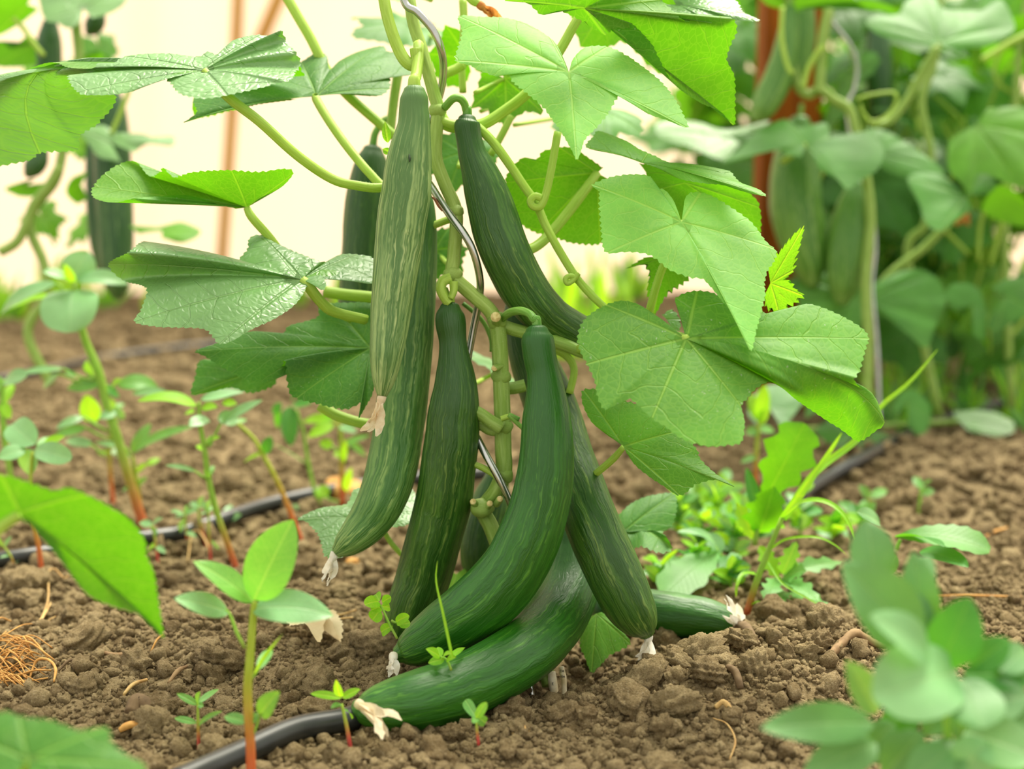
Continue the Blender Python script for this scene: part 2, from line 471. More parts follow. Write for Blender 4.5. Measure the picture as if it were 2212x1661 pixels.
# ------------------------------------------------------------------ leaf builders
def leaf_core(name, parent, O, outs, mids, veins, mat, N=None, face=None, wave=0.02, bulge=0.04, seed=0, rings=11, tooth=0.0012, closed=False, step=0.0027):
    rg = np.random.default_rng(seed + 11)
    O = np.asarray(O, float); outs = np.asarray(outs, float)
    n = len(outs)
    if N is None:
        nn = np.zeros(3)
        for i in range(n - 1):
            if mids[i] is None and mids[i + 1] is None:
                nn += np.cross(outs[i] - O, outs[i + 1] - O)
        N = nrm(nn)
    flip = False
    if face is not None:
        tocam = CAMP - O
        want = 1 if face == 'top' else -1
        if np.dot(N, tocam) * want < 0:
            flip = True
    # winding normal decides the upper side
    Ntop = -N if flip else N
    md = []
    for o_, m_ in zip(outs, mids):
        md.append(np.asarray(m_, float) if m_ is not None else 0.5 * (O + o_) + Ntop * bulge * np.linalg.norm(o_ - O))
    md = np.array(md)
    seglen = np.linalg.norm(np.diff(outs, axis=0), axis=1)
    sub = [int(max(2, min(16, round(l / step)))) for l in seglen]
    W = cr(np.hstack([outs, md]), sub)
    A, B = W[:, :3], W[:, 3:]
    m = len(A)
    # rest angles
    ln = np.linalg.norm(B - O, axis=1) + np.linalg.norm(A - B, axis=1) + 1e-6
    dirs = (B - O) / (np.linalg.norm(B - O, axis=1)[:, None] + 1e-9)
    da = np.arccos(np.clip((dirs[1:] * dirs[:-1]).sum(1), -1, 1)) + 0.35 * np.linalg.norm(np.diff(A, axis=0), axis=1) / np.minimum(ln[1:], ln[:-1]).clip(0.01)
    ang = np.concatenate([[0], np.cumsum(da)])
    ang *= min(1.4, 5.75 / ang[-1]) if ang[-1] > 0 else 1
    idx = np.concatenate([[0], np.cumsum(sub)])
    va = np.array([ang[idx[i]] for i in veins]) if veins else np.array([ang[m // 2]])
    vl = np.array([ln[idx[i]] for i in veins]) if veins else np.array([ln[m // 2]])
    tv = np.linspace(0, 1, rings + 1)[1:] ** 0.92
    ph = rg.uniform(0, 6.28, 3)
    Vs = [O[None, :]]; LP = [np.zeros((1, 3))]; LV = [np.zeros((1, 3))]
    k = np.arange(m)
    odd = (k % 2 == 1)
    dd = ang[:, None] - va[None, :]
    near = np.abs(dd).argmin(1)
    dang = np.abs(dd[k, near])
    for q, t in enumerate(tv):
        tt = np.full(m, t)
        if q == len(tv) - 1:
            tt = np.where(odd, 1 - tooth / ln * (0.6 + 0.8 * rg.random(m)), 1.0 + 0.3 * tooth / ln)
        a0 = 2 * (tt - 0.5) * (tt - 1); a1 = 4 * tt * (1 - tt); a2 = 2 * tt * (tt - 0.5)
        p = O * a0[:, None] + B * a1[:, None] + A * a2[:, None]
        wv = wave * ln * tt ** 2 * (0.55 * np.sin(5.0 * ang + ph[0]) + 0.45 * np.sin(9.0 * ang + ph[1] + 2 * tt))
        crease = -0.012 * ln * np.exp(-(dang / 0.09) ** 2) * np.sin(np.pi * np.clip(tt, 0, 1))
        p = p + Ntop * (wv + crease)[:, None]
        Vs.append(p)
        r = ln * tt
        LP.append(np.stack([r * np.cos(ang), r * np.sin(ang), np.full(m, seed * 0.37)], -1))
        LV.append(np.stack([r * np.cos(dang), r * np.sin(np.minimum(dang, 1.4)), np.zeros(m)], -1))
    V = np.vstack(Vs)
    faces = []
    for i in range(m - 1):
        faces.append([0, 1 + i, 2 + i])
    for q in range(len(tv) - 1):
        a = 1 + q * m; b = a + m
        for i in range(m - 1):
            faces.append([a + i, b + i, b + i + 1, a + i + 1])
    if flip:
        faces = [f[::-1] for f in faces]
    return mk(name, V, faces, M[mat], parent, {'lp': np.vstack(LP), 'lv': np.vstack(LV)})


def stalk(parent, rows, mat='petiole', name='petiole', seg=10, sub=6, ridges=5, hairs=0, hl=0.0013, ramp=0.07):
    v, f, a = tube(rows, sub=sub, seg=seg, ridges=ridges, ramp=ramp)
    o = mk(name, v, f, M[mat], parent, a)
    if hairs:
        bristles(parent, rows, hairs, hl)
    return o


def bristles(parent, rows, n, hl=0.0013):
    c4 = cr(rows, 8)
    c, r = c4[:, :3], c4[:, 3]
    t, u, v = frames(c)
    ids = RNG.integers(0, len(c) - 1, n); fr = RNG.random(n); th = RNG.uniform(0, 2 * np.pi, n)
    cc = c[ids] * (1 - fr)[:, None] + c[ids + 1] * fr[:, None]
    rr = r[ids]
    nd = np.cos(th)[:, None] * u[ids] + np.sin(th)[:, None] * v[ids]
    sd = np.cross(t[ids], nd)
    w = 0.00013
    L = hl * RNG.uniform(0.5, 1.2, n)
    b = cc + nd * (rr * 0.93)[:, None]
    tip = b + nd * L[:, None] + t[ids] * (RNG.normal(0, 0.25, n) * L)[:, None]
    V = np.stack([b + sd * w, b - sd * w * 0.5 + t[ids] * w, b - sd * w * 0.5 - t[ids] * w, tip], 1).reshape(-1, 3)
    i = np.arange(n) * 4
    F_ = np.concatenate([np.stack([i, i + 1, i + 3], -1), np.stack([i + 1, i + 2, i + 3], -1), np.stack([i + 2, i, i + 3], -1)])
    o = mk('bristles', V, F_, M['hair'], parent)
    o['kind'] = 'stuff'
    return o


def traced(parent, o, d, pts, g=(0.0, -0.6), veins=(), face='top', mat='leaf', wave=0.02, bulge=0.04, seed=0, pet=None, pr=0.0033, hairs=0, tooth=0.0012, name='leaf', ph=0.0013, petmat='petiole'):
    """leaf of photo-measured outline.  pts: (x, y[, depth offset[, fold x, fold y, fold depth offset]])"""
    def at(x, y, dd):
        dep = d + g[0] * (x - o[0]) / FPX * d + g[1] * (y - o[1]) / FPX * d + dd
        return P(x, y, dep)
    O = at(o[0], o[1], 0)
    outs = []; mids = []
    for p in pts:
        outs.append(at(p[0], p[1], p[2] if len(p) > 2 else 0.0))
        mids.append(at(p[3], p[4], p[5]) if len(p) > 5 else None)
    lf = leaf_core(name, parent, O, outs, mids, list(veins), mat, face=face, wave=wave, bulge=bulge, seed=seed, tooth=tooth)
    if pet:
        rows = [[*O, pr * 0.8]]
        for p in pet:
            rows.append([*P(p[0], p[1], d + p[2]), pr])
        stalk(lf, rows, mat=petmat, hairs=hairs, hl=ph)
    return lf


CANON = [(0, 1.0), (10, .84), (22, .70), (36, .72), (50, .82), (60, .70), (76, .58), (92, .64), (108, .72), (122, .62), (140, .56), (157, .46), (170, .26)]


def gleaf(parent, O, tip, nh, mat='leaf_far', wr=1.0, droop=0.12, seed=0, pet=None, pr=0.003, cup=0.0, wave=0.045, name='leaf', tooth=0.0022, step=0.006, rings=7):
    """five-lobed cucumber leaf placed by its stalk end, its tip and the way it faces"""
    rg = np.random.default_rng(seed)
    O = np.asarray(O, float); tip = np.asarray(tip, float)
    L = np.linalg.norm(tip - O); t = (tip - O) / L
    n = np.asarray(nh, float); n = nrm(n - t * np.dot(n, t))
    lat = np.cross(t, n)
    seq = [(-a, r) for a, r in reversed(CANON[1:])] + CANON
    outs = []; mids = []
    vi = [i for i, (a, r) in enumerate(seq) if a in (0, 50, -50, 108, -108)]
    for a, r in seq:
        rr = r * (1 + rg.normal(0, 0.05))
        x = math.sin(math.radians(a)) * rr * wr; y = math.cos(math.radians(a)) * rr
        z = -droop * (x * x + y * y) + cup * abs(x) + rg.normal(0, 0.03)
        outs.append(O + L * (lat * x + t * y + n * z))
        mids.append(O + L * (lat * x * .5 + t * y * .5 + n * (-droop * 0.2 * (x * x + y * y) + cup * abs(x) * .5 + 0.03)))
    lf = leaf_core(name, parent, O, outs, mids, vi, mat, N=n, wave=wave, seed=seed, tooth=tooth, step=step, rings=rings)
    # winding runs with the normal: turn it over if it does not
    if np.dot(np.cross(outs[len(outs) // 2] - O, outs[len(outs) // 2 + 4] - O), n) < 0:
        lf.data.flip_normals()
    if pet is not None:
        rows = [[*O, pr * .8]] + [[*p, pr] for p in pet]
        stalk(lf, rows, seg=8, sub=4)
    return lf


PROF = {'ovate': lambda t: (t ** 0.62) * ((1 - t) ** 0.78) / 0.391,
        'obovate': lambda t: (t ** 0.95) * ((1 - t) ** 0.5) / 0.40,
        'round': lambda t: (t ** 0.5) * ((1 - t) ** 0.42) / 0.53,
        'lance': lambda t: (t ** 0.7) * ((1 - t) ** 1.1) / 0.30,
        'grass': lambda t: ((t + 0.06) ** 0.12) * ((1 - t) ** 0.55)}


def sleaf(parent, base, tip, w, nh=(0, -0.6, 0.8), mat='weed', arch=0.08, fold=0.12, shape='ovate', pet=None, petr=0.0012, petmat='weed_stem_green', name='leaf', seed=0, teeth=0.0, lobes=0.0, mid=None, nl=14, nw=3, twist=0.0):
    """simple leaf with a midrib; pet = stem point the stalk starts from"""
    base = np.asarray(base, float); tip = np.asarray(tip, float)
    L = np.linalg.norm(tip - base); t = (tip - base) / L
    n = np.asarray(nh, float); n = n - t * np.dot(n, t)
    n = nrm(n if np.linalg.norm(n) > 1e-3 else np.array([0.3, -1, 0.2]))
    rg = np.random.default_rng(seed + 5)
    ts = np.linspace(0.0, 1.0, nl + 1)
    if mid is None:
        C = base + (tip - base) * ts[:, None] + n * (4 * ts * (1 - ts) * arch * L)[:, None]
    else:
        cs = cr(np.array([base, *mid, tip]), 10)
        Lc = np.concatenate([[0], np.cumsum(np.linalg.norm(np.diff(cs, axis=0), axis=1))]); Lc /= Lc[-1]
        C = np.stack([np.interp(ts, Lc, cs[:, k]) for k in range(3)], -1)
    T = np.gradient(C, axis=0); T /= np.linalg.norm(T, axis=1)[:, None]
    hw = 0.5 * w * PROF[shape](np.clip(ts, 0.004, 0.996))
    if lobes:
        hw = hw * (1 + lobes * np.sin(ts * 24 + seed)) * 0.95
    V = []; LP = []; LV = []
    cols = np.linspace(-1, 1, 2 * nw + 1)
    ph = rg.uniform(0, 6.28)
    for i in range(nl + 1):
        nn = n - T[i] * np.dot(n, T[i]); nn = nrm(nn)
        lt = np.cross(T[i], nn)
        tw = twist * ts[i]
        lt, nn = lt * math.cos(tw) + nn * math.sin(tw), nn * math.cos(tw) - lt * math.sin(tw)
        for cx in cols:
            e = hw[i] * cx
            if teeth and abs(cx) == 1 and i % 2: e *= 1 - teeth
            z = fold * abs(e) + 0.035 * w * math.sin(7 * ts[i] + ph + (2 if cx > 0 else 0)) * abs(cx) ** 2
            V.append(C[i] + lt * e + nn * z)
            LP.append((ts[i] * L, e, seed * 0.31)); LV.append((ts[i] * L, abs(e), 0))
    k = 2 * nw + 1
    faces = [[i * k + j, i * k + j + 1, (i + 1) * k + j + 1, (i + 1) * k + j] for i in range(nl) for j in range(k - 1)]
    # upper side follows nh
    a, b, c = np.array(V[faces[nl * (k - 1) // 2][0]]), np.array(V[faces[nl * (k - 1) // 2][1]]), np.array(V[faces[nl * (k - 1) // 2][3]])
    if np.dot(np.cross(b - a, c - a), n) < 0: faces = [f[::-1] for f in faces]
    lf = mk(name, V, faces, M[mat], parent, {'lp': LP, 'lv': LV})
    if pet is not None:
        pet = np.asarray(pet, float)
        midp = 0.5 * (pet + base) + np.array([0, 0, -0.06 * np.linalg.norm(pet - base)])
        stalk(lf, [[*pet, petr], [*midp, petr], [*base, petr * .8], [*(base + t * L * 0.2), petr * 0.4]], mat=petmat, seg=6, sub=3, ridges=0)
    return lf


# ------------------------------------------------------------------ fruit builders
def cucumber(label, pts, mat, stalk_pts=None, flower=None, seed=0, group=None, stalk_mat='stalk_dark', rib=0.022, stalk_r=0.0032, name='cucumber', flower_mat='flower_dry', seg=44):
    """pts rows: x, y, half width in photo pixels, depth"""
    rows = []
    for x, y, r, d in pts:
        rows.append([*P(x, y, d), r * d / FPX])
    rows = np.array(rows)
    c = cr(rows, 7)
    # rounded ends
    t0 = nrm(c[0, :3] - c[1, :3]); t1 = nrm(c[-1, :3] - c[-2, :3])
    def endcap(p, t, r):
        return [np.array([*(p + t * r * s), r * q]) for s, q in ((0.25, .9), (0.42, .7), (0.52, .45), (0.56, .2), (0.565, .03))]
    head = endcap(c[0, :3], t0, c[0, 3])[::-1]
    tail = endcap(c[-1, :3], t1, c[-1, 3])
    c = np.vstack([head, c, tail])
    rg = np.random.default_rng(seed)
    p1, p2, p3 = rg.uniform(0, 6.28, 3)
    nr = 9 + seed % 3

    def ribs(th, v, L):
        e = np.clip((v - 0.08) / 0.25, 0, 1) * np.clip((1.02 - v) / 0.1, 0, 1)
        a = np.cos(nr * th + p1 + 0.9 * np.sin(5 * v + p2)) + 0.5 * np.cos((2 * nr + 3) * th + p2 + 1.5 * np.sin(9 * v))
        b = np.sin(2 * th + 6 * v + p3) * 0.6 + np.sin(3 * th - 11 * v + p1) * 0.4 + 0.35 * np.sin(37 * v + 4 * th)
        return 1 + rib * e * a * 0.75 + 0.016 * e * b

    v, f, a = tube(c, sub=1, seg=seg, ridge_fn=ribs)
    base = np.array([rows[:, 0].mean(), rows[:, 1].mean(), v[:, 2].min()])
    T = thing(name, label, 'cucumber', base, group)
    mk('body', v, f, M[mat], T, a)
    if stalk_pts is not None:
        d0 = pts[0][3]
        sr = [[*(c[4, :3] - t0 * 0.002), stalk_r * 1.25], [*(c[0, :3] + t0 * 0.004), stalk_r * 1.05]]
        for p in stalk_pts:
            sr.append([*P(p[0], p[1], d0 + (p[2] if len(p) > 2 else 0)), stalk_r])
        stalk(T, sr, mat=stalk_mat, name='stem', seg=9, ridges=5, ramp=0.06)
    if flower is not None:
        dry_flower(T, c[-1, :3], P(flower[0], flower[1], pts[-1][3] + (flower[2] if len(flower) > 2 else 0)), seed, flower_mat)
    return T


def dry_flower(parent, p0, p1, seed=0, mat='flower_dry', n=5, w=0.0056, name='dried_flower'):
    rg = np.random.default_rng(seed + 77)
    p0 = np.asarray(p0, float); p1 = np.asarray(p1, float)
    L = np.linalg.norm(p1 - p0); t = (p1 - p0) / L
    u = nrm(np.cross(t, [0.2, -0.7, 0.6])); v = np.cross(t, u)
    V = []; F_ = []
    # collar
    cv, cf, _ = tube([[*(p0 - t * 0.001), 0.0034], [*(p0 + t * 0.002), 0.0036], [*(p0 + t * 0.005), 0.0028], [*(p0 + t * 0.008), 0.0014]], sub=3, seg=10)
    V += cv.tolist(); F_ += cf
    for q in range(n):
        a = 6.28 * q / n + rg.normal(0, 0.3)
        dirv = nrm(t + 0.24 * (math.cos(a) * u + math.sin(a) * v))
        side = nrm(np.cross(dirv, math.cos(a + 1.0) * u + math.sin(a + 1.0) * v))
        nn = np.cross(dirv, side)
        l = L * rg.uniform(0.75, 1.25)
        b = len(V)
        K = 9
        for i in range(K):
            s = i / (K - 1)
            c = p0 + t * 0.003 + dirv * l * s + nn * (0.0022 * math.sin(5 * s + a) + 0.10 * l * s * s * rg.normal(0, 0.6)) + side * 0.10 * l * math.sin(3 * s + q) * s
            hw = w * 0.5 * (0.35 + 1.1 * math.sin(math.pi * min(1, s * 0.9 + 0.08)) ** 0.8) * (1 if i < K - 1 else 0.4)
            for e in (-1, -0.33, 0.33, 1):
                V.append((c + side * hw * e + nn * (0.0012 * math.sin(9 * e + 7 * s + q) + 0.0006 * rg.normal())).tolist())
        for i in range(K - 1):
            for e in range(3):
                F_.append([b + i * 4 + e, b + i * 4 + e + 1, b + (i + 1) * 4 + e + 1, b + (i + 1) * 4 + e])
    return mk(name, V, F_, M[mat], parent)


# ------------------------------------------------------------------ the setting
def build_ground():
    xs = np.concatenate([-np.geomspace(7, 0.62, 40), np.arange(-0.6, 0.601, 0.0038), np.geomspace(0.62, 7, 40)])
    ys = np.concatenate([np.linspace(-1.5, 0.6, 12), np.arange(0.62, 1.50, 0.0038), np.geomspace(1.505, 9.0, 150)])
    X, Y = np.meshgrid(xs, ys)
    Z = hground(X, Y)
    V = np.stack([X, Y, Z], -1).reshape(-1, 3)
    ny, nx = X.shape
    i = np.arange(ny - 1)[:, None] * nx; j = np.arange(nx - 1)[None, :]
    F_ = np.stack([i + j, i + j + 1, i + nx + j + 1, i + nx + j], -1).reshape(-1, 4)
    o = mk('floor', V, F_, M['soil'], None, {'rnd': (0.5 + 0.5 * vnoise(V[:, 0] * 70, V[:, 1] * 70, 9)).clip(0, 1)}, loc=(0, 0, 0))
    tag(o, 'crumbly brown garden soil of the greenhouse bed', None, None, 'structure')
    return o


def ico(level):
    import bmesh
    bm = bmesh.new(); bmesh.ops.create_icosphere(bm, subdivisions=level, radius=1.0)
    bm.verts.ensure_lookup_table()
    v = np.array([x.co[:] for x in bm.verts]); f = np.array([[q.index for q in p.verts] for p in bm.faces])
    bm.free()
    return v, f


def lumpy(v, rg, amp=0.25):
    """rock-like radius over unit directions, several at once: rg draws the lobes"""
    k = rg.normal(0, 1.7, (5, 3)); ph = rg.uniform(0, 6.28, 5)
    r = 1 + amp * sum(np.sin(v @ k[i] * (1 + 0.7 * i) + ph[i]) / (1 + 0.5 * i) for i in range(5)) * 0.6
    return v * r[:, None]


def crumbs(name, ground, n, level, ylo, yhi, smed, smax, seed, sig=0.45):
    rg = np.random.default_rng(seed)
    v0, f0 = ico(level)
    kinds = [lumpy(v0, rg, 0.42) * rg.uniform(0.6, 1.2, 3) for _ in range(14)]
    y = ylo + (yhi - ylo) * rg.random(n)
    x = rg.uniform(-1, 1, n) * (0.40 * y + 0.10)
    s = np.minimum(smed * np.exp(rg.normal(0, sig, n)), smax)
    kk = rg.integers(0, 14, n)
    V0 = np.stack(kinds)[kk]
    q = rg.normal(0, 1, (n, 4)); q /= np.linalg.norm(q, axis=1)[:, None]
    w, a, b, c = q.T
    R = np.stack([1 - 2 * (b * b + c * c), 2 * (a * b - c * w), 2 * (a * c + b * w), 2 * (a * b + c * w), 1 - 2 * (a * a + c * c), 2 * (b * c - a * w),
                  2 * (a * c - b * w), 2 * (b * c + a * w), 1 - 2 * (a * a + b * b)], -1).reshape(n, 3, 3)
    pos = np.stack([x, y, hground(x, y) + s * rg.uniform(0.0, 0.45, n)], -1)
    V = np.einsum('nij,nkj->nki', R, V0) * s[:, None, None] + pos[:, None, :]
    nv = len(v0)
    F_ = (f0[None] + (np.arange(n) * nv)[:, None, None]).reshape(-1, 3)
    o = mk(name, V.reshape(-1, 3), F_, M['soil'], ground, {'rnd': np.repeat(rg.random(n), nv)})
    o['kind'] = 'stuff'
    return o


def clods(ground, n):
    rg = np.random.default_rng(5)
    v0, f0 = ico(4)
    meshes = []
    for k in range(8):
        v = lumpy(v0, rg, 0.30)
        v = v * (1 + 0.10 * np.sin(v @ rg.normal(0, 7, 3) + 1)[:, None] + 0.07 * np.sin(v @ rg.normal(0, 13, 3))[:, None] + 0.05 * np.sin(v @ rg.normal(0, 22, 3))[:, None] + 0.06 * np.abs(np.sin(v[:, :1] * 17 + 3 * np.sin(v[:, 1:2] * 15)) * np.sin(v[:, 2:] * 19)) + rg.normal(0, 0.022, len(v))[:, None])
        v = v * np.array([1.0, 0.9, 0.72])
        o = mk('soil_clod', v, f0, M['soil'], None, {'rnd': np.full(len(v), 0.15 + 0.1 * k)}, loc=(0, 0, 0))
        meshes.append(o.data)
        bpy.data.objects.remove(o)
    for i in range(n):
        y = 0.86 + 0.62 * rg.random() ** 1.2
        x = rg.uniform(-1, 1) * (0.37 * y)
        s = 0.0058 * math.exp(abs(rg.normal(0, 0.42)))
        s = min(s, 0.019)
        put_clod(ground, meshes[i % 8], x, y, s, rg)
    for px, py, r in ((805, 1408, 52), (1510, 1425, 46), (1420, 1455, 38), (1600, 1395, 36), (1470, 1440, 36), (1550, 1400, 30), (1450, 1410, 26), (1565, 1440, 30), (1330, 1470, 45), (1690, 1345, 50), (1750, 1340, 40), (1560, 1365, 34),
                      (480, 1450, 46), (520, 1440, 36), (450, 1470, 30), (300, 1455, 36), (60, 1290, 45), (180, 1400, 42), (1125, 1590, 26), (1360, 1540, 46), (1455, 1560, 38), (690, 1500, 40), 
                      (450, 1330, 32), (870, 1215, 30), (330, 1580, 40), (1210, 1560, 30), (1480, 1350, 30), (1530, 1480, 40), (1630, 1440, 36), (1440, 1390, 30), (1385, 1500, 40), (1590, 1345, 26), (1780, 1370, 40)):
        p = G(px, py)
        put_clod(ground, meshes[(px + py) % 8], p[0], p[1], r * depth_of(p) / FPX, rg)


def put_clod(ground, me, x, y, s, rg):
    if abs(x - 0.04) < 0.042 and 1.015 < y < 1.12: return
    o = bpy.data.objects.new('soil_clod', me)
    COL.objects.link(o)
    o.location = (x, y, gz(x, y) + s * 0.25)
    o.rotation_euler = (rg.normal(0, .4), rg.normal(0, .4), rg.uniform(0, 6.28))
    k = rg.uniform(0.85, 1.15, 3)
    o.scale = (s * k[0], s * k[1], s * k[2])
    o.parent = ground


FLOOR = build_ground()
crumbs('soil_crumbs', FLOOR, 14000, 2, 0.84, 1.36, 0.0021, 0.0085, 21, 0.6)
crumbs('soil_crumbs', FLOOR, 24000, 1, 0.84, 1.40, 0.0015, 0.005, 22, 0.4)
crumbs('soil_crumbs', FLOOR, 12000, 1, 1.34, 2.5, 0.0048, 0.014, 23, 0.5)
crumbs('soil_crumbs', FLOOR, 7000, 1, 2.4, 4.25, 0.007, 0.022, 24, 0.5)
clods(FLOOR, 240)


def box(c0, c1):
    x0, y0, z0 = c0; x1, y1, z1 = c1
    v = [(x0, y0, z0), (x1, y0, z0), (x1, y1, z0), (x0, y1, z0), (x0, y0, z1), (x1, y0, z1), (x1, y1, z1), (x0, y1, z1)]
    f = [[0, 3, 2, 1], [4, 5, 6, 7], [0, 1, 5, 4], [1, 2, 6, 5], [2, 3, 7, 6], [3, 0, 4, 7]]
    return v, f


WALL_Y = 4.35
nx_, nz_ = 60, 8
wv, wf = [], []
for iz in range(nz_ + 1):
    for ix in range(nx_ + 1):
        x = -6 + 12 * ix / nx_; z = 2.4 * iz / nz_
        wv.append((x, WALL_Y + 0.02 * math.sin(2.3 * x + 0.7 * z) + 0.012 * math.sin(7 * x), z - 0.02))
for iz in range(nz_):
    for ix in range(nx_):
        a = iz * (nx_ + 1) + ix
        wf.append([a, a + 1, a + nx_ + 2, a + nx_ + 1])
tag(mk('wall_back', wv, wf, M['film'], None, loc=(0, WALL_Y, 0)), 'cream translucent plastic film wall of the greenhouse', None, None, 'structure')


def pole(name, label, pa, pb, r, mat, cat='pole', kind=None):
    v, f, a = tube([[*pa, r], [*(0.5 * (pa + pb) + np.array([0.01, 0, 0])), r * 1.04], [*pb, r * 0.96]], sub=8, seg=14)
    o = mk(name, v, f, M[mat], None, a)
    tag(o, label, cat, None, kind)
    return o


def PYW(px, py, y):
    dirv = FWD + RIGHT * ((px - 1106.0) / FPX) + UPV * ((830.5 - py) / FPX)
    return CAMP + dirv * (y / dirv[1])


pb_ = PYW(472, 640, 4.22); pb_[2] = -0.02
pole('wooden_pole', 'upright pale wooden pole against the film wall left of the vine', pb_, PYW(530, -420, 4.22), 0.017, 'bamboo')
pole('wooden_pole', 'slanting pale wooden brace high on the film wall', PYW(545, 130, 4.25), PYW(720, -330, 4.25), 0.020, 'bamboo')
pole('wall_lath', 'faint thin upright lath behind the film wall at left', PYW(345, 648, 4.46), PYW(360, -300, 4.46), 0.012, 'bamboo')

# timber post among the plants behind at right
pp = G(1690, 890)
dpost = depth_of(pp)
xl, xr = P(1632, 600, dpost)[0], P(1755, 600, dpost)[0]
v, f = box((xl, pp[1], -0.05), (xr, pp[1] + 0.085, 2.2))
import bmesh
ob = mk('timber_post', v, f, M['post'], None, smooth=False, loc=((xl + xr) / 2, pp[1] + .04, 0))
bm = bmesh.new(); bm.from_mesh(ob.data); bmesh.ops.bevel(bm, geom=list(bm.edges), offset=0.004, segments=2, affect='EDGES'); bm.to_mesh(ob.data); bm.free()
tag(ob, 'orange brown stained timber post behind the vines at right', 'post')


def pipe(label, pts, r=0.0085, dz=0.006):
    rows = []
    for px, py in pts:
        p = G(px, py)
        rows.append([p[0], p[1], gz(p[0], p[1]) * 0.5 + float(hbase(np.array([p[0]]), np.array([p[1]]))[0]) * 0.5 + r * 0.7 + dz, r])
    v, f, a = tube(rows, sub=10, seg=18)
    o = mk('drip_pipe', v, f, M['pipe'], None, a)
    tag(o, label, 'pipe', 'black drip irrigation pipes')
    return o


pipe('black drip pipe in front, running under the lowest cucumber', [(380, 1735), (520, 1668), (640, 1618), (760, 1585), (860, 1545), (1000, 1500), (1150, 1465)])
pipe('black drip pipe behind the seedlings on the left', [(-160, 1250), (60, 1228), (200, 1200), (320, 1183), (400, 1168), (480, 1146), (580, 1112), (690, 1086), (800, 1062), (900, 1050), (1100, 1040)])
pipe('thin dark pipe far back on the left soil', [(-200, 870), (100, 815), (200, 790), (320, 772), (440, 758), (700, 742)], r=0.008)
pipe('grey black pipe on the soil beyond the grass at right', [(1560, 1200), (1690, 1122), (1780, 1062), (1880, 1000), (2000, 935), (2110, 900), (2300, 860)])

# ------------------------------------------------------------------ the vine in focus
M['cuke_pale'] = cuke_mat('cucumber_skin_pale', s2l(76, 116, 52), s2l(146, 174, 104), s2l(178, 196, 130), amt=0.95, rough=0.4, tip_pale=0.7, wr_s=0.8)
M['cuke_mid'] = cuke_mat('cucumber_skin_mid', s2l(54, 106, 32), s2l(112, 154, 72), s2l(152, 182, 102), amt=0.75, rough=0.4, tip_pale=0.8, wr_s=0.8)
M['cuke_dark'] = cuke_mat('cucumber_skin_dark', s2l(26, 86, 5), s2l(54, 122, 18), s2l(98, 158, 46), amt=0.5, rough=0.37, tip_pale=0.5)
M['cuke_deep'] = cuke_mat('cucumber_skin_deep', s2l(36, 80, 14), s2l(74, 118, 34), s2l(126, 154, 70), amt=0.65, rough=0.38, tip_pale=0.4, wr_s=0.8)
M['cuke_far'] = cuke_mat('cucumber_skin_far', s2l(34, 80, 30), s2l(78, 116, 60), s2l(118, 150, 86), amt=0.7, rough=0.38)
M['cuke_young'] = cuke_mat('cucumber_skin_young', s2l(70, 122, 36), s2l(118, 162, 66), s2l(160, 190, 108), amt=0.8, rough=0.4)

DS = 1.125
VINE = thing('cucumber_plant', 'tall cucumber vine in focus twined up a steel spiral stake', 'plant', G(1185, 1455))

stem_up = PT([(866, -160, .02), (876, -60, .01), (885, 0), (893, 50), (909, 101), (926, 160), (938, 205), (946, 240), (942, 300), (943, 347), (962, 400), (984, 452), (985, 500), (980, 560), (979, 596), (1018, 634), (1056, 668), (1073, 697)], DS, [0.0042, 0.0048, 0.0050, 0.0056])
stalk(VINE, stem_up, mat='stem', name='stem', seg=14, ridges=5, ramp=0.10, sub=7, hairs=900, hl=0.0012)
stem_lo = PT([(1071, 690), (1077, 725), (1080, 765), (1082, 812, 0), (1084, 862), (1086, 921), (1087, 972), (1088, 1018), (1072, 1060), (1045, 1100, .01), (1062, 1140, .01), (1092, 1220, .01), (1135, 1330, .01), (1172, 1420, .0), (1188, 1480, -.01)], DS, [0.0062, 0.0063, 0.0064, 0.0062, 0.006])
stalk(VINE, stem_lo, mat='stem_low', name='stem', seg=14, ridges=5, ramp=0.08, sub=7, hairs=700, hl=0.0011)
# swollen nodes and pruned stubs
for nx, ny, r in ((946, 238, .0070), (985, 456, .0068), (978, 594, .0078), (1074, 694, .0085), (1083, 812, .0078), (1087, 921, .0082), (1088, 1028, .008), (1040, 1098, .0095)):
    p = P(nx, ny, DS)
    v0, f0 = ico(3)
    mk('node', lumpy(v0, np.random.default_rng(nx), 0.10) * np.array([r, r, r * 0.85]) + p, f0, M['stem_low' if ny > 650 else 'stem'], VINE, {'cu': v0, 'along': v0[:, 2] * .5 + .5})
stub = PT([(1074, 700), (1072, 690, -.012), (1071, 685, -.019)], DS, 0.0042)
stalk(VINE, stub, mat='stem_low', name='pruned_stub', seg=10)
sv, sf, sa = tube([[*(P(1071, 685, DS - .019)), .0041], [*(P(1070.5, 684.5, DS - .0205)), .0040]], sub=1, seg=12)
mk('cut_face', sv, sf, M['cut'], VINE)
for sx, sy, dx, dy in ((1052, 1098, 6, -10), (1030, 1092, -8, -8), (1072, 1090, 8, -12), (1082, 790, -14, 6), (1040, 905, -20, -10)):
    st = PT([(sx, sy, -.004), (sx + dx * .6, sy + dy * .6, -.009), (sx + dx, sy + dy, -.012)], DS, 0.0028)
    stalk(VINE, st, mat='stem_low', name='pruned_stub', seg=8)
    tv_, tf_, _ = tube([[*np.array(st[-1][:3]), .0026], [*(np.array(st[-1][:3]) + np.array([0, -.001, .0006])), .0024]], sub=1, seg=9)
    mk('cut_face', tv_, tf_, M['cut'], VINE)

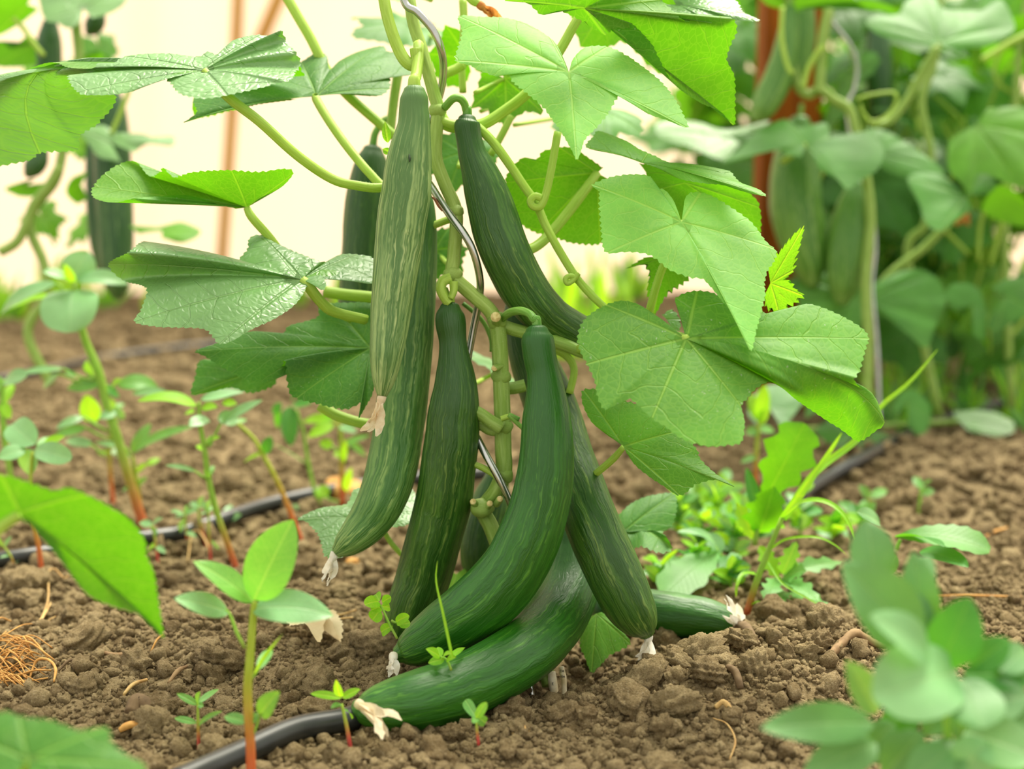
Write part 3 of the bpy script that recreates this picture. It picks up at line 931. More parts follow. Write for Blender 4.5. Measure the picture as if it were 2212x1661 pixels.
# stalks and shoots that carry no leaf in view
for pts, d, r, mt in (
        ([(946, 240), (965, 270), (1000, 275), (1045, 268), (1090, 240), (1135, 205), (1175, 160), (1212, 105), (1240, 55), (1262, 20)], 1.135, [.0050, .0046, .0042, .0036], 'petiole'),
        ([(955, 262), (985, 270), (1020, 268), (1062, 304), (1100, 355), (1130, 400), (1158, 440), (1180, 490), (1210, 545), (1245, 600), (1280, 640), (1310, 668)], 1.125, [.0036, .0036, .0033, .003], 'petiole'),
        ([(826, -20), (838, 40), (856, 95), (874, 130), (892, 142), (900, 130), (898, 105)], 1.105, [.0044, .0046, .0048, .0046], 'petiole'),
        ([(975, 600), (957, 608), (953, 625), (962, 645), (972, 656)], 1.11, [.0042, .004, .0036], 'petiole'),
        ([(980, 608), (980, 628), (974, 645)], 1.108, [.0036, .003, .0024], 'petiole'),
        ([(1075, 700), (1110, 712), (1160, 725), (1220, 745), (1262, 762), (1320, 770)], 1.13, [.0052, .005, .0046], 'stem_low'),
        ([(1085, 925), (1060, 910), (1036, 893), (1010, 880)], 1.115, [.0055, .005, .0045], 'stem_low'),
        ([(1085, 930), (1060, 930), (1036, 918), (1000, 915)], 1.125, [.004, .004, .004], 'stem_low'),
        ([(1078, 840), (1110, 838), (1135, 832)], 1.14, [.005, .005, .005], 'stem_low'),
        ([(1085, 1040), (1060, 1020), (1030, 1005), (1000, 1000)], 1.12, [.0026, .0026, .0024], 'petiole'),
        ([(612, -20), (640, 30), (672, 85), (705, 150), (745, 200), (800, 250), (860, 300)], 1.22, [.0042, .0042, .004], 'petiole'),
        ([(1190, 750), (1225, 770), (1240, 800), (1230, 850)], 1.15, [.0034, .003, .003], 'petiole'),
        ([(1000, 0), (1002, 60), (998, 130), (1000, 200)], 1.20, [.0034, .003, .003], 'petiole'),
        ([(1105, 250), (1085, 290), (1060, 335)], 1.2, [.003, .003, .003], 'petiole'),
        ([(860, 160), (852, 210), (846, 260), (842, 300)], 1.24, [.0042, .004, .004], 'stem'),
        ([(930, 490), (960, 478), (985, 470)], 1.14, [.003, .003, .003], 'petiole'),
        ([(960, 160), (985, 150), (1000, 140)], 1.17, [.004, .004, .004], 'petiole'),
        ([(700, 630), (750, 637), (800, 642), (850, 650)], 1.19, [.0048, .0048, .0048], 'petiole'),
        ([(690, 875), (730, 898), (790, 915), (850, 915)], 1.2, [.0046, .0046, .004], 'petiole'),
        ([(925, 400), (900, 420), (870, 440)], 1.15, [.004, .004, .004], 'petiole')):
    stalk(VINE, PT(pts, d, r), mat=mt, name='side_shoot', seg=10, hairs=110)
# curled tendrils
for pts, d, r in (([(1205, 285), (1192, 360), (1180, 415), (1168, 445), (1152, 446), (1146, 434), (1156, 424), (1170, 428)], 1.115, .0031),
                  ([(1250, 590), (1238, 605), (1226, 612), (1222, 602), (1232, 596), (1246, 600)], 1.12, .0022),
                  ([(1120, 906), (1100, 900), (1082, 905)], 1.105, .0023),
                  ([(1122, 906), (1100, 897), (1135, 930)], 1.10, .0018),
                  ([(1000, 655), (1040, 690), (1060, 730), (1062, 760)], 1.15, .0018)):
    stalk(VINE, PT(pts, d, r), mat='petiole' if r > .0021 else 'stalk_dark', name='tendril', seg=8, ridges=0, hairs=40 if r > .003 else 0)
# young yellow ovary with withered petals at the top, small bud by the stem
ov = PT([(985, -45), (1005, -20), (1022, 0), (1036, 10)], 1.16, [.0022, .0038, .0042, .0026])
stalk(VINE, ov, mat='petiole', name='young_fruit', seg=10, ridges=0)
dry_flower(VINE, P(1036, 10, 1.16), P(1075, 42, 1.16), 3, 'flower_orange', w=.004, name='withered_petals')
sleaf(VINE, P(838, 308, 1.11), P(831, 262, 1.11), 0.007, (0, -1, .2), 'leaf_young', shape='lance', name='bud_leaf')
sleaf(VINE, P(842, 330, 1.11), P(826, 322, 1.11), 0.006, (0, -1, .2), 'leaf_young', shape='lance', name='bud_leaf')

# ---- its leaves, outline by outline
traced(VINE, (440, 152), 1.05, [(645, 150, .02), (628, 172), (600, 178), (575, 186), (530, 198), (490, 206), (450, 213), (415, 212), (385, 203), (365, 178), (340, 161), (318, 168), (300, 192), (262, 203), (205, 206),
       (168, 201, .0), (150, 165, .01), (250, 205, .09, 150, 150, .02), (215, 262, .135, 130, 145, .03), (172, 290, .155, 120, 142, .03), (166, 320, .175, 112, 140, .03), (85, 325, .18, 98, 139, .035), (60, 340, .19, 85, 142, .04), (-70, 350, .195, 62, 148, .045), (-90, 250, .14, 50, 156, .045), (-20, 180, .10, 66, 148, .045),
       (95, 134, .03), (150, 148, .01), (200, 150), (212, 138), (235, 146), (270, 122), (350, 115), (425, 121), (448, 110), (470, 118), (490, 100), (510, 86), (560, 75), (600, 82), (608, 64, -.02), (620, 88), (640, 112), (650, 132, .015), (645, 151, .02)],
       g=(0, -1.5), veins=(5, 15, 21, 31, 38), mat='leaf_grey', seed=1, wave=0.018, bulge=0.03,
       pet=[(492, 209, .0), (560, 262, .01), (640, 334, .03), (715, 385, .05), (770, 400, .06), (830, 404, .07), (930, 380, .08)], pr=.0037, hairs=220)
traced(VINE, (684, 208), 1.17, [(700, 201), (760, 205), (818, 205), (842, 190), (848, 165), (889, 163), (875, 135), (858, 115), (838, 112), (825, 98), (774, 108), (735, 128), (712, 150),
       (706, 122), (680, 117), (650, 132), (632, 128), (590, 140), (540, 165), (470, 190), (418, 214), (424, 240), (394, 263, .01), (430, 252), (480, 238), (560, 224), (620, 214), (655, 206)],
       g=(0, -1.6), veins=(3, 5, 9, 15, 23), mat='leaf_dark', seed=2, pet=[(684, 215, .0), (712, 262, -.01), (752, 318, -.02), (800, 375, -.03), (840, 410, -.035), (920, 440, -.04)], pr=.0036, hairs=120)
traced(VINE, (420, 205), 1.19, [(640, 215, -.03), (560, 226, -.02), (500, 240), (428, 254), (417, 216), (450, 170), (540, 140), (628, 120), (660, 165)], g=(0, 1.0), veins=(3, 7), face='under', mat='leaf', seed=22)
traced(VINE, (533, 448), 1.13, [(548, 440), (562, 427), (607, 405), (634, 375), (620, 364), (560, 370), (499, 367), (450, 368), (418, 371), (385, 380, .004), (371, 382, .010), (351, 362, .022), (343, 372, .028),
       (322, 380, .042), (293, 349, .07), (262, 352, .07), (228, 372, .05), (200, 402, .025), (199, 424, .004), (222, 435, -.014), (252, 437, -.018), (285, 429, -.014), (340, 424), (398, 421), (440, 430), (472, 442), (510, 451)], g=(0, 1.2), veins=(3, 6, 10, 17), face='under', mat='leaf', seed=3, wave=.01,
       pet=[(545, 470, 0), (585, 516, .01), (640, 590, .02), (705, 660, .03), (760, 690, .04)], pr=.0034, hairs=80)
traced(VINE, (652, 604), 1.10, [(664, 618), (651, 642), (630, 665), (590, 692), (539, 716), (506, 736), (475, 745), (455, 725), (438, 710), (371, 706), (337, 704), (290, 694), (300, 672), (307, 658),
       (314, 622), (265, 606, .025), (233, 571, .0), (275, 545, -.035), (310, 521, -.016), (337, 540), (405, 564), (502, 581), (512, 564), (533, 537), (537, 514), (560, 505), (590, 520), (640, 544), (694, 564),
       (712, 562, .01), (735, 550, .01), (770, 549, .01), (812, 560, .01), (810, 606, 0), (790, 613, 0), (765, 598, 0), (730, 585, 0), (700, 582), (694, 590), (706, 611, -.01), (697, 628, -.01), (674, 612, -.005)],
       g=(0, -1.1), veins=(6, 11, 16, 25, 31), mat='leaf_grey', seed=4, wave=.012,
       pet=[(665, 616, .0), (690, 648, .01), (720, 672, .02), (790, 690, .04)], pr=.0042, hairs=60)
traced(VINE, (800, 752), 1.17, [(820, 775), (806, 848), (790, 880), (774, 906, -.01), (781, 872), (744, 885), (691, 875), (640, 861), (622, 842), (614, 778, -.02), (606, 800), (597, 818), (566, 828), (526, 820), (480, 795), (442, 770), (421, 758), (465, 742), (540, 716), (607, 721), (624, 702), (684, 685), (688, 665), (715, 655), (744, 653), (801, 655), (825, 690)],
       g=(0, -0.7), veins=(3, 7, 16, 23), mat='leaf_dark', seed=5, wave=.012)
traced(VINE, (560, 800), 1.24, [(600, 815), (590, 835), (540, 850), (500, 838), (440, 850), (412, 853), (420, 815), (432, 778), (470, 780), (520, 800)], g=(0, -.3), veins=(5,), mat='leaf_dark', seed=6)
traced(VINE, (1229, 156), 1.08, [(1214, 142), (1209, 108), (1189, 81), (1138, 51), (1088, 39), (1037, 37), (990, 35), (997, 67), (987, 105), (983, 131), (1014, 142), (1037, 153), (1071, 165), (1098, 157), (1105, 175), (1132, 199), (1172, 233), (1196, 263), (1219, 297), (1236, 327), (1246, 346),
       (1256, 325), (1266, 300), (1307, 256), (1347, 199), (1371, 223), (1401, 246), (1440, 258), (1486, 275), (1481, 253), (1459, 213), (1429, 176), (1391, 145), (1357, 121), (1314, 101), (1266, 101), (1239, 125), (1231, 148)],
       g=(0.1, -0.9), veins=(2, 6, 9, 20, 28, 34), mat='leaf_bright', seed=7, wave=.010, bulge=.03)
traced(VINE, (1262, 18), 1.08, [(1290, -20), (1250, -70), (1180, -60), (1120, -30), (1088, 0), (1138, 7), (1169, 32), (1206, 24), (1253, 44), (1307, 76), (1324, 64), (1361, 61), (1366, 51), (1408, 94), (1422, 121), (1455, 180), (1510, 220), (1558, 242), (1586, 270), (1589, 220), (1587, 165), (1571, 129), (1580, 95), (1592, 70), (1587, 42), (1560, 36, .01), (1537, 50), (1510, 36, .01), (1488, 48), (1470, 38), (1430, 0, .02), (1380, -40, .03), (1330, -40)],
       g=(0, 0.7), veins=(4, 9, 18, 24, 30), face='under', mat='leaf', seed=8, wave=.012)
traced(VINE, (1460, 10), 1.16, [(1430, -30), (1520, -40), (1590, 0), (1608, 28), (1642, 48), (1590, 44), (1556, 34), (1536, 50), (1508, 35), (1486, 48), (1440, 30), (1400, 15)], g=(0, -1.6), veins=(4,), mat='leaf_grey', seed=9)
traced(VINE, (1472, 480), 1.07, [(1462, 452), (1455, 433), (1437, 411), (1411, 400), (1405, 381), (1374, 376), (1324, 381), (1278, 398), (1293, 413), (1293, 445), (1297, 499), (1300, 526), (1310, 547), (1350, 545), (1400, 551), (1448, 584), (1495, 602), (1521, 607), (1562, 655), (1595, 695), (1621, 758), (1635, 714), (1653, 644), (1653, 611), (1658, 588), (1678, 555), (1676, 538), (1657, 523), (1620, 477), (1565, 437), (1536, 422), (1514, 415), (1492, 415), (1479, 430), (1477, 455)],
       g=(0.1, -0.8), veins=(3, 7, 12, 20, 26, 31), mat='leaf_bright', seed=10, wave=.008, bulge=.03, pet=[(1455, 540, .03), (1430, 580, .04), (1408, 650, .05), (1398, 690, .06)], pr=.0032, hairs=120)
traced(VINE, (1482, 732), 1.03, [(1492, 688), (1477, 670), (1457, 648), (1473, 635), (1506, 627), (1543, 633), (1575, 650), (1646, 673), (1694, 686), (1730, 662), (1749, 655), (1786, 666), (1833, 688), (1866, 710), (1878, 731), (1870, 758), (1859, 802), (1848, 826),
       (1888, 864, .075, 1790, 800, .0), (1911, 912, .095, 1770, 796, -.005), (1888, 934, .10, 1750, 795, -.006), (1855, 954, .10, 1735, 796, -.006), (1819, 930, .09, 1715, 799, -.006), (1767, 897, .08, 1697, 806, -.006), (1719, 864, .06, 1676, 818, -.004), (1686, 836, .03), (1660, 826),
       (1635, 839), (1613, 864), (1602, 879), (1609, 912), (1602, 956), (1565, 964), (1521, 964), (1473, 949), (1435, 921), (1408, 905), (1367, 867), (1354, 864), (1317, 881), (1303, 884), (1290, 857), (1283, 820), (1266, 787), (1250, 753), (1246, 733), (1253, 702), (1273, 679), (1307, 658), (1334, 650), (1357, 650), (1381, 658), (1408, 675), (1432, 692), (1450, 715)],
       g=(0.0, -0.75), veins=(4, 14, 19, 29, 36, 43, 48), mat='leaf', seed=11, wave=.006, bulge=.025, pet=[(1460, 728, .02), (1420, 728, .04), (1330, 745, .07), (1250, 755, .09)], pr=.004, hairs=0)
traced(VINE, (1347, 965), 1.09, [(1340, 950), (1324, 948), (1287, 921), (1273, 905), (1260, 878), (1256, 857), (1259, 840), (1290, 841), (1330, 860), (1370, 870), (1420, 890), (1470, 930), (1507, 971), (1512, 988), (1543, 1019), (1562, 1033), (1588, 1053), (1547, 1038), (1503, 1049), (1470, 1071), (1440, 1054), (1408, 1034), (1374, 1007), (1354, 980)],
       g=(0, -0.6), veins=(6, 11, 16, 19), mat='leaf', seed=12, wave=.012, pet=[(1325, 990, .01), (1290, 1020, .02), (1240, 1060, .04)], pr=.0028, hairs=40)
traced(VINE, (1290, 374), 1.18, [(1303, 362), (1273, 341), (1239, 320), (1206, 317), (1172, 327), (1155, 347), (1128, 341), (1098, 371), (1091, 394), (1100, 440), (1120, 480), (1160, 505), (1199, 516), (1239, 526), (1297, 528), (1330, 500), (1340, 440), (1320, 390)],
       g=(0, 0.4), veins=(3, 8, 11, 14), face='under', mat='leaf', seed=13, pet=[(1256, 421, -.01), (1206, 485, -.02), (1165, 528, -.03), (1130, 542, -.04), (1060, 545, -.05)], pr=.0042, hairs=60)
traced(VINE, (1386, 352), 1.11, [(1330, 335), (1266, 318), (1280, 295), (1293, 280), (1340, 300), (1400, 330), (1473, 360), (1561, 375), (1578, 367), (1592, 383), (1606, 397), (1639, 411), (1654, 427), (1606, 416), (1562, 401), (1521, 397), (1470, 388), (1437, 371)], g=(0, -1.8), veins=(1, 5, 12), mat='leaf', seed=14)
traced(VINE, (1480, 395), 1.16, [(1400, 385), (1390, 420), (1440, 480), (1530, 520), (1600, 510), (1640, 508), (1643, 450), (1628, 425), (1600, 405), (1560, 395), (1520, 390)], g=(0, 0.5), veins=(1, 5, 6), face='under', mat='leaf', seed=15)
traced(VINE, (1395, 372), 1.17, [(1380, 352), (1440, 360), (1500, 380), (1560, 395), (1570, 420), (1500, 420), (1430, 405), (1400, 395)], g=(0, 0.9), veins=(3,), face='under', mat='leaf_dark', seed=16)
traced(VINE, (1664, 612), 1.12, [(1655, 560), (1683, 543), (1705, 515), (1737, 488), (1731, 521), (1724, 551), (1717, 582), (1700, 602), (1712, 607), (1717, 622), (1738, 640), (1712, 661), (1683, 680), (1655, 666), (1650, 640)], g=(-0.4, 0.2), veins=(3, 6, 10, 12), face='under', mat='leaf_young', seed=17, tooth=.003)
traced(VINE, (1437, 558), 1.15, [(1420, 556), (1391, 557), (1351, 581), (1385, 572), (1400, 590), (1398, 640), (1412, 682), (1440, 640), (1480, 612), (1500, 590), (1490, 565), (1460, 552)], g=(0, .4), veins=(2, 6, 9), face='under', mat='leaf', seed=18, tooth=.003)
traced(VINE, (815, 1122), 1.19, [(830, 1142), (790, 1165), (740, 1205), (704, 1205), (696, 1187), (688, 1160), (672, 1138), (660, 1125), (641, 1119), (692, 1099), (747, 1087), (763, 1057), (783, 1052), (840, 1052), (895, 1060), (890, 1126), (850, 1140)], g=(0, -1.2), veins=(3, 8, 12, 14), mat='leaf_grey', seed=19,
       pet=[(840, 1165, .0), (862, 1192, .0), (900, 1230, .01)], pr=.0022)
traced(VINE, (1345, 1150), 1.20, [(1328, 1120), (1368, 1083), (1416, 1068), (1456, 1066), (1463, 1099), (1452, 1135), (1432, 1151), (1440, 1160, -.02, 1395, 1142, 0), (1453, 1188, -.02, 1390, 1142, 0), (1424, 1196, -.02, 1385, 1143, 0), (1385, 1182, -.015, 1378, 1145, 0), (1356, 1190), (1337, 1168)], g=(0, -0.8), veins=(3, 8, 11), mat='leaf_dark', seed=20)
traced(VINE, (1288, 1325), 1.17, [(1272, 1335), (1257, 1358), (1252, 1395), (1263, 1420), (1278, 1453), (1300, 1435), (1318, 1416), (1362, 1392), (1345, 1365), (1318, 1338), (1300, 1322)], g=(0, -0.5), veins=(1, 4, 7), mat='leaf', seed=21)
traced(VINE, (985, 1240), 1.24, [(1010, 1225), (1020, 1260), (1000, 1300), (960, 1330), (935, 1310), (940, 1260), (960, 1225)], g=(0, -0.4), veins=(3,), mat='leaf_bright', seed=23)
traced(VINE, (1440, 690), 1.16, [(1452, 712), (1468, 715), (1470, 690), (1452, 668), (1430, 680)], g=(0, -.5), veins=(2,), mat='leaf_grey', seed=24)
# further leaves behind the fruit and above the frame
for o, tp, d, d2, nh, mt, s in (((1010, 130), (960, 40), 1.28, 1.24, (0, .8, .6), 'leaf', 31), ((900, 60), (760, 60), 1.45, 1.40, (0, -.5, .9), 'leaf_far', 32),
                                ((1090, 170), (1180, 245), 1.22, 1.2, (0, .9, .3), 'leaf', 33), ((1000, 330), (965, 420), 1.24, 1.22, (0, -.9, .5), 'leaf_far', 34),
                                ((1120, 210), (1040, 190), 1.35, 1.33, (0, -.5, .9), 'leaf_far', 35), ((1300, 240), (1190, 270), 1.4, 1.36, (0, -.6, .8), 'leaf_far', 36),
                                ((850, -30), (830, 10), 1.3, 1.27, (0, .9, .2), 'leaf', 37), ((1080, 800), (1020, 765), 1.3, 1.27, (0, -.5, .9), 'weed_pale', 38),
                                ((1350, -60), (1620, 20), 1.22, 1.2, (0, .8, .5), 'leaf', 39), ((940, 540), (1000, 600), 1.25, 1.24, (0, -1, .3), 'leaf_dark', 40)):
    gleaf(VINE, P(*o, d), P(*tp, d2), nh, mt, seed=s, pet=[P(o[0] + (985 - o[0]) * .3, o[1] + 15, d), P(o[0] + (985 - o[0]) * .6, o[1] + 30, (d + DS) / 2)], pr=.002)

# ---- steel spiral stake
stake = PT([(850, -120, -.01), (872, 0, -.012), (902, 27, -.016), (936, 67, -.016), (953, 108, -.012), (958, 152, 0), (950, 205, .010), (925, 270, .014), (905, 330, .012), (912, 372, .006), (933, 405, -.002), (970, 462, -.012), (1003, 506, -.016), (1024, 548, -.014), (1037, 605, -.006), (1034, 652, .006), (1022, 712, .012), (1010, 780, .014),
            (1004, 850, .012), (1014, 910, .006), (1037, 958, -.004), (1057, 996, -.010), (1081, 1040, -.012), (1104, 1090, -.008), (1120, 1150, .0), (1118, 1230, .012), (1124, 1330, .012), (1140, 1440, .0), (1150, 1520, -.01)], DS, .0031)
v, f, a = tube(stake, sub=9, seg=14)
ST = thing('spiral_stake', 'shiny galvanised steel spiral stake with the main vine twined round it', 'stake', np.array(stake[-1][:3]))
mk('rod', v, f, M['metal'], ST, a)
rv, rf, ra = tube([[*(P(932, 425, DS - .009)), .0005], [*(P(940, 432, DS - .0098)), .0011], [*(P(947, 445, DS - .0125)), .0010], [*(P(955, 456, DS - .0145)), .0005]], sub=4, seg=6)
mk('rust_spot', rv, rf, M['rust'], ST, ra)

# ---- the cucumbers
HG = 'cucumbers of the vine in focus'
A = cucumber('pale grey-green cucumber hanging upper left, with pale withered blossom at its tip', [(895, 197, 24, 1.085), (895, 212, 30, 1.085), (894, 235, 32, 1.085), (894, 272, 36, 1.085), (887, 320, 45, 1.085), (881, 370, 51, 1.085), (877, 420, 53.5, 1.085), (868, 475, 52.5, 1.085), (860, 545, 50, 1.085), (853, 600, 47, 1.083), (846, 660, 44, 1.083), (841, 710, 41, 1.082), (835, 760, 36, 1.08), (831, 800, 30, 1.08), (828, 830, 22, 1.08), (826, 850, 13, 1.08)], 'cuke_pale',
             [(898, 168, .004), (901, 145, .012), (904, 120, .02), (904, 95, .03)], (806, 920), seed=1, group=HG, stalk_mat='petiole', stalk_r=.0042)
cucumber('long curved striped cucumber behind the pale one, white blossom at its lifted tip', [(906, 420, 26, 1.145), (906, 450, 34, 1.145), (902, 500, 42, 1.145), (896, 580, 48, 1.145), (888, 680, 52, 1.145), (879, 780, 54, 1.145), (868, 870, 55, 1.143), (857, 950, 55, 1.14), (844, 1020, 55, 1.135), (824, 1080, 52, 1.13), (798, 1124, 46, 1.128), (770, 1156, 38, 1.125), (745, 1178, 28, 1.125), (730, 1190, 16, 1.125)], 'cuke_mid',
         None, (706, 1246, -.004), seed=2, group=HG, flower_mat='flower_white')
cucumber('dark narrow-necked cucumber standing left of centre beside the curved striped one', [(972, 664, 22, 1.115), (972, 680, 31, 1.115), (974, 702, 33, 1.115), (978, 736, 30, 1.115), (981, 770, 34, 1.115), (983, 803, 41, 1.115), (984, 837, 47, 1.115), (982, 871, 53, 1.116), (979, 905, 56, 1.118), (977, 945, 58, 1.12), (969, 1006, 60, 1.125), (962, 1060, 61, 1.13), (954, 1100, 61, 1.135), (938, 1159, 60, 1.14), (917, 1239, 59, 1.15), (895, 1300, 56, 1.155), (876, 1345, 48, 1.16), (864, 1372, 34, 1.16), (858, 1384, 20, 1.16)], 'cuke_deep',
         [(968, 644, .0), (960, 625, .004)], None, seed=3, group=HG, stalk_mat='petiole')
cucumber('thick dark green cucumber in the centre front, curving down to the left', [(1160, 715, 25, 1.065), (1161, 732, 35, 1.065), (1166, 770, 36, 1.065), (1173, 803, 36, 1.065), (1178, 837, 41, 1.065), (1180, 871, 47, 1.065), (1181, 905, 53, 1.065), (1182, 972, 59, 1.065), (1176, 1040, 63, 1.066), (1163, 1100, 66, 1.067), (1143, 1160, 69, 1.068), (1110, 1225, 70, 1.07), (1065, 1280, 70, 1.072), (1012, 1325, 67, 1.075), (957, 1362, 60, 1.08), (910, 1390, 49, 1.082), (878, 1406, 34, 1.085), (862, 1413, 20, 1.085)], 'cuke_dark',
         [(1154, 690, .0), (1144, 678, .006), (1124, 671, .016), (1102, 675, .034), (1086, 687, .054)], None, seed=4, group=HG)
dry_flower(bpy.data.objects['cucumber.003'], P(850, 1416, 1.075), P(846, 1448, 1.062), 9, 'flower_white', w=.004)
cucumber('lowest cucumber lying on the soil in front, cream blossom at its blunt left end', [(1235, 1120, 40, 1.172), (1241, 1160, 52, 1.168), (1240, 1210, 60, 1.16), (1228, 1275, 64, 1.142), (1200, 1335, 66, 1.116), (1155, 1388, 68, 1.085), (1100, 1430, 69, 1.055), (1040, 1464, 69, 1.035), (975, 1492, 68, 1.02), (910, 1512, 66, 1.005), (852, 1524, 59, 1.0), (808, 1530, 47, .995), (782, 1531, 33, .993), (770, 1530, 20, .992)], 'cuke_dark',
         None, None, seed=5, group=HG)
dry_flower(bpy.data.objects['cucumber.004'], P(774, 1520, .972), P(836, 1564, .952), 12, 'flower_dry', w=.0055, n=4)
cucumber('matt dark cucumber slanting down right, white blossom hanging from its rounded end', [(1112, 645, 20, 1.175), (1118, 670, 30, 1.175), (1128, 720, 38, 1.175), (1145, 770, 46, 1.172), (1163, 810, 53, 1.17), (1183, 860, 56, 1.165), (1203, 920, 57, 1.155), (1226, 990, 57, 1.138), (1252, 1060, 58, 1.12), (1279, 1130, 59, 1.106), (1305, 1190, 61, 1.10), (1330, 1245, 61, 1.099), (1355, 1297, 57, 1.10), (1376, 1333, 48, 1.103), (1390, 1355, 34, 1.105), (1396, 1366, 20, 1.106)], 'cuke_deep',
         None, (1392, 1432, -.016), seed=6, group=HG, flower_mat='flower_white')
cucumber('cucumber half buried in the soil mound at lower right, white blossom at its right tip', [(1300, 1318, 40, 1.215), (1340, 1316, 47, 1.215), (1400, 1322, 49, 1.21), (1460, 1328, 48, 1.205), (1520, 1335, 44, 1.2), (1562, 1343, 35, 1.195), (1585, 1348, 25, 1.193), (1597, 1351, 14, 1.192)], 'cuke_dark',
         None, None, seed=7, group=HG)
dry_flower(bpy.data.objects['cucumber.006'], P(1604, 1354, 1.185), P(1582, 1318, 1.165), 14, 'flower_white', w=.0045)
cucumber('dark ridged cucumber hanging upper right and bending away behind the big leaf', [(1009, 258, 20, 1.118), (1009, 270, 28, 1.118), (1014, 303, 28, 1.118), (1022, 337, 32, 1.118), (1035, 370, 39, 1.118), (1047, 405, 46, 1.118), (1058, 440, 50, 1.118), (1067, 472, 52, 1.118), (1077, 505, 53, 1.118), (1090, 540, 53, 1.118), (1106, 575, 52, 1.12), (1128, 616, 52, 1.125), (1156, 655, 50, 1.13), (1192, 690, 47, 1.14), (1232, 712, 43, 1.15), (1270, 727, 36, 1.16), (1295, 735, 22, 1.165)], 'cuke_deep',
         [(1007, 238, .0), (1003, 224, -.002), (993, 213, -.004), (978, 214, -.004), (960, 233, .002)], None, seed=8, group=HG)
cucumber('shaded dark cucumber hanging at the back left, partly behind the pale one', [(805, 325, 22, 1.30), (803, 345, 33, 1.30), (800, 380, 42, 1.30), (796, 440, 50, 1.30), (792, 520, 52, 1.30), (786, 600, 52, 1.30), (778, 670, 48, 1.30), (770, 730, 38, 1.30), (766, 755, 22, 1.30)], 'cuke_deep',
         [(812, 285, 0), (828, 262, 0), (845, 255, -.01)], None, seed=9, group=HG)
cucumber('small stretch of dark cucumber in shadow between the two big standing ones', [(1075, 1030, 26, 1.25), (1060, 1080, 40, 1.25), (1045, 1140, 47, 1.25), (1040, 1200, 46, 1.25), (1046, 1250, 34, 1.25), (1052, 1275, 18, 1.25)], 'cuke_deep', None, None, seed=10, group=HG)
mkv, mkf, mka = tube([[*P(884, 333, 1.0665), .0004], [*P(885, 342, 1.0655), .0011], [*P(885, 350, 1.065), .0004]], sub=4, seg=6)
mk('scar', mkv, mkf, M['mark'], A, mka)

# ---- plastic plant clips with faded print at the foot of the vine
for nm, lab, px, py, w, h, d, words in (('plant_tag', 'cream printed plant tag stuck in the soil under the lowest cucumber', 1194, 1474, 20, 46, 1.11, (('t', -.1), )),
                                        ('plant_tag', 'upper small printed plant tag hanging by the vine foot', 1215, 1454, 13, 28, 1.125, (('DK', .3), ('ube', -.5)))):
    tp = P(px, py + h / 2, d)
    T = thing(nm, lab, 'tag', tp)
    w3 = w * d / FPX; h3 = h * d / FPX
    tv, tf, ta = tube([[*(P(px - 2, py - h / 2, d)), w3 * .40], [*P(px, py, d), w3 * .5], [*P(px + 3, py + h / 2, d), w3 * .45], [*P(px + 4, py + h / 2 + 45, d), w3 * .42]], sub=5, seg=12)
    mk('tag_body', tv, tf, M['tagpaper'], T, ta)
    for wd, oy in words:
        cu = bpy.data.curves.new('print', 'FONT'); cu.body = wd; cu.size = w3 * .62; cu.align_x = 'CENTER'; cu.align_y = 'CENTER'; cu.extrude = 0.00008
        tmp = bpy.data.objects.new('tmp', cu); COL.objects.link(tmp)
        bpy.context.view_layer.update()
        me = bpy.data.meshes.new_from_object(tmp.evaluated_get(bpy.context.evaluated_depsgraph_get())); bpy.data.objects.remove(tmp)
        to = bpy.data.objects.new('printed_text', me); COL.objects.link(to)
        me.materials.clear(); me.materials.append(M['ink'])
        pos = P(px, py - oy * h / 2, d - w3 * .54 / 1)
        to.location = Vector(pos - tp); to.rotation_euler = (math.pi / 2, 0, 0); to.parent = T

# ------------------------------------------------------------------ weeds
def nk(k, x=0.0):
    return (x, -k, 1 - abs(k) * 0.6)


def weed(label, stem, r, leaves, d=None, mat='weed', smat='weed_stem', name='weed', cat='weed', group=None, seed=0):
    """stem: photo points from the soil up; leaves: (base x, y, tip x, y, width px[, opts])"""
    if d is None:
        d = GD(stem[0][0], stem[0][1])
    base = P(stem[0][0], stem[0][1], d)
    T = thing(name, label, cat, base, group)
    s0 = (stem[0][0], stem[0][1] + 8)
    rows = PT([s0] + [tuple(p) for p in stem[1:]], d, [r * d / FPX, r * .9 * d / FPX, r * .6 * d / FPX])
    if len(rows) < 3:
        rows.insert(1, (0.5 * (np.array(rows[0]) + np.array(rows[1]))).tolist())
    stalk(T, rows, mat=smat, name='stem', seg=8, sub=5, ridges=0)
    for q, lf in enumerate(leaves):
        bx, by, tx, ty, w = lf[:5]
        o = lf[5] if len(lf) > 5 else {}
        dd0 = o.get('d0', 0.0); dd1 = o.get('d1', 0.012 * ((q * 7 + seed) % 5 - 2))
        b = P(bx, by, d + dd0); t = P(tx, ty, d + dd1)
        pet = P(*o['pet'], d) if 'pet' in o else None
        sleaf(T, b, t, w * d / FPX, nk(o.get('k', 0.7), o.get('x', 0.0)), o.get('mat', mat), arch=o.get('arch', 0.06), fold=o.get('fold', 0.15), shape=o.get('shape', 'ovate'),
              pet=pet, petr=o.get('pr', 3.0) * d / FPX, seed=seed * 13 + q, lobes=o.get('lobes', 0), teeth=o.get('teeth', 0), petmat='weed_stem_green')
    return T


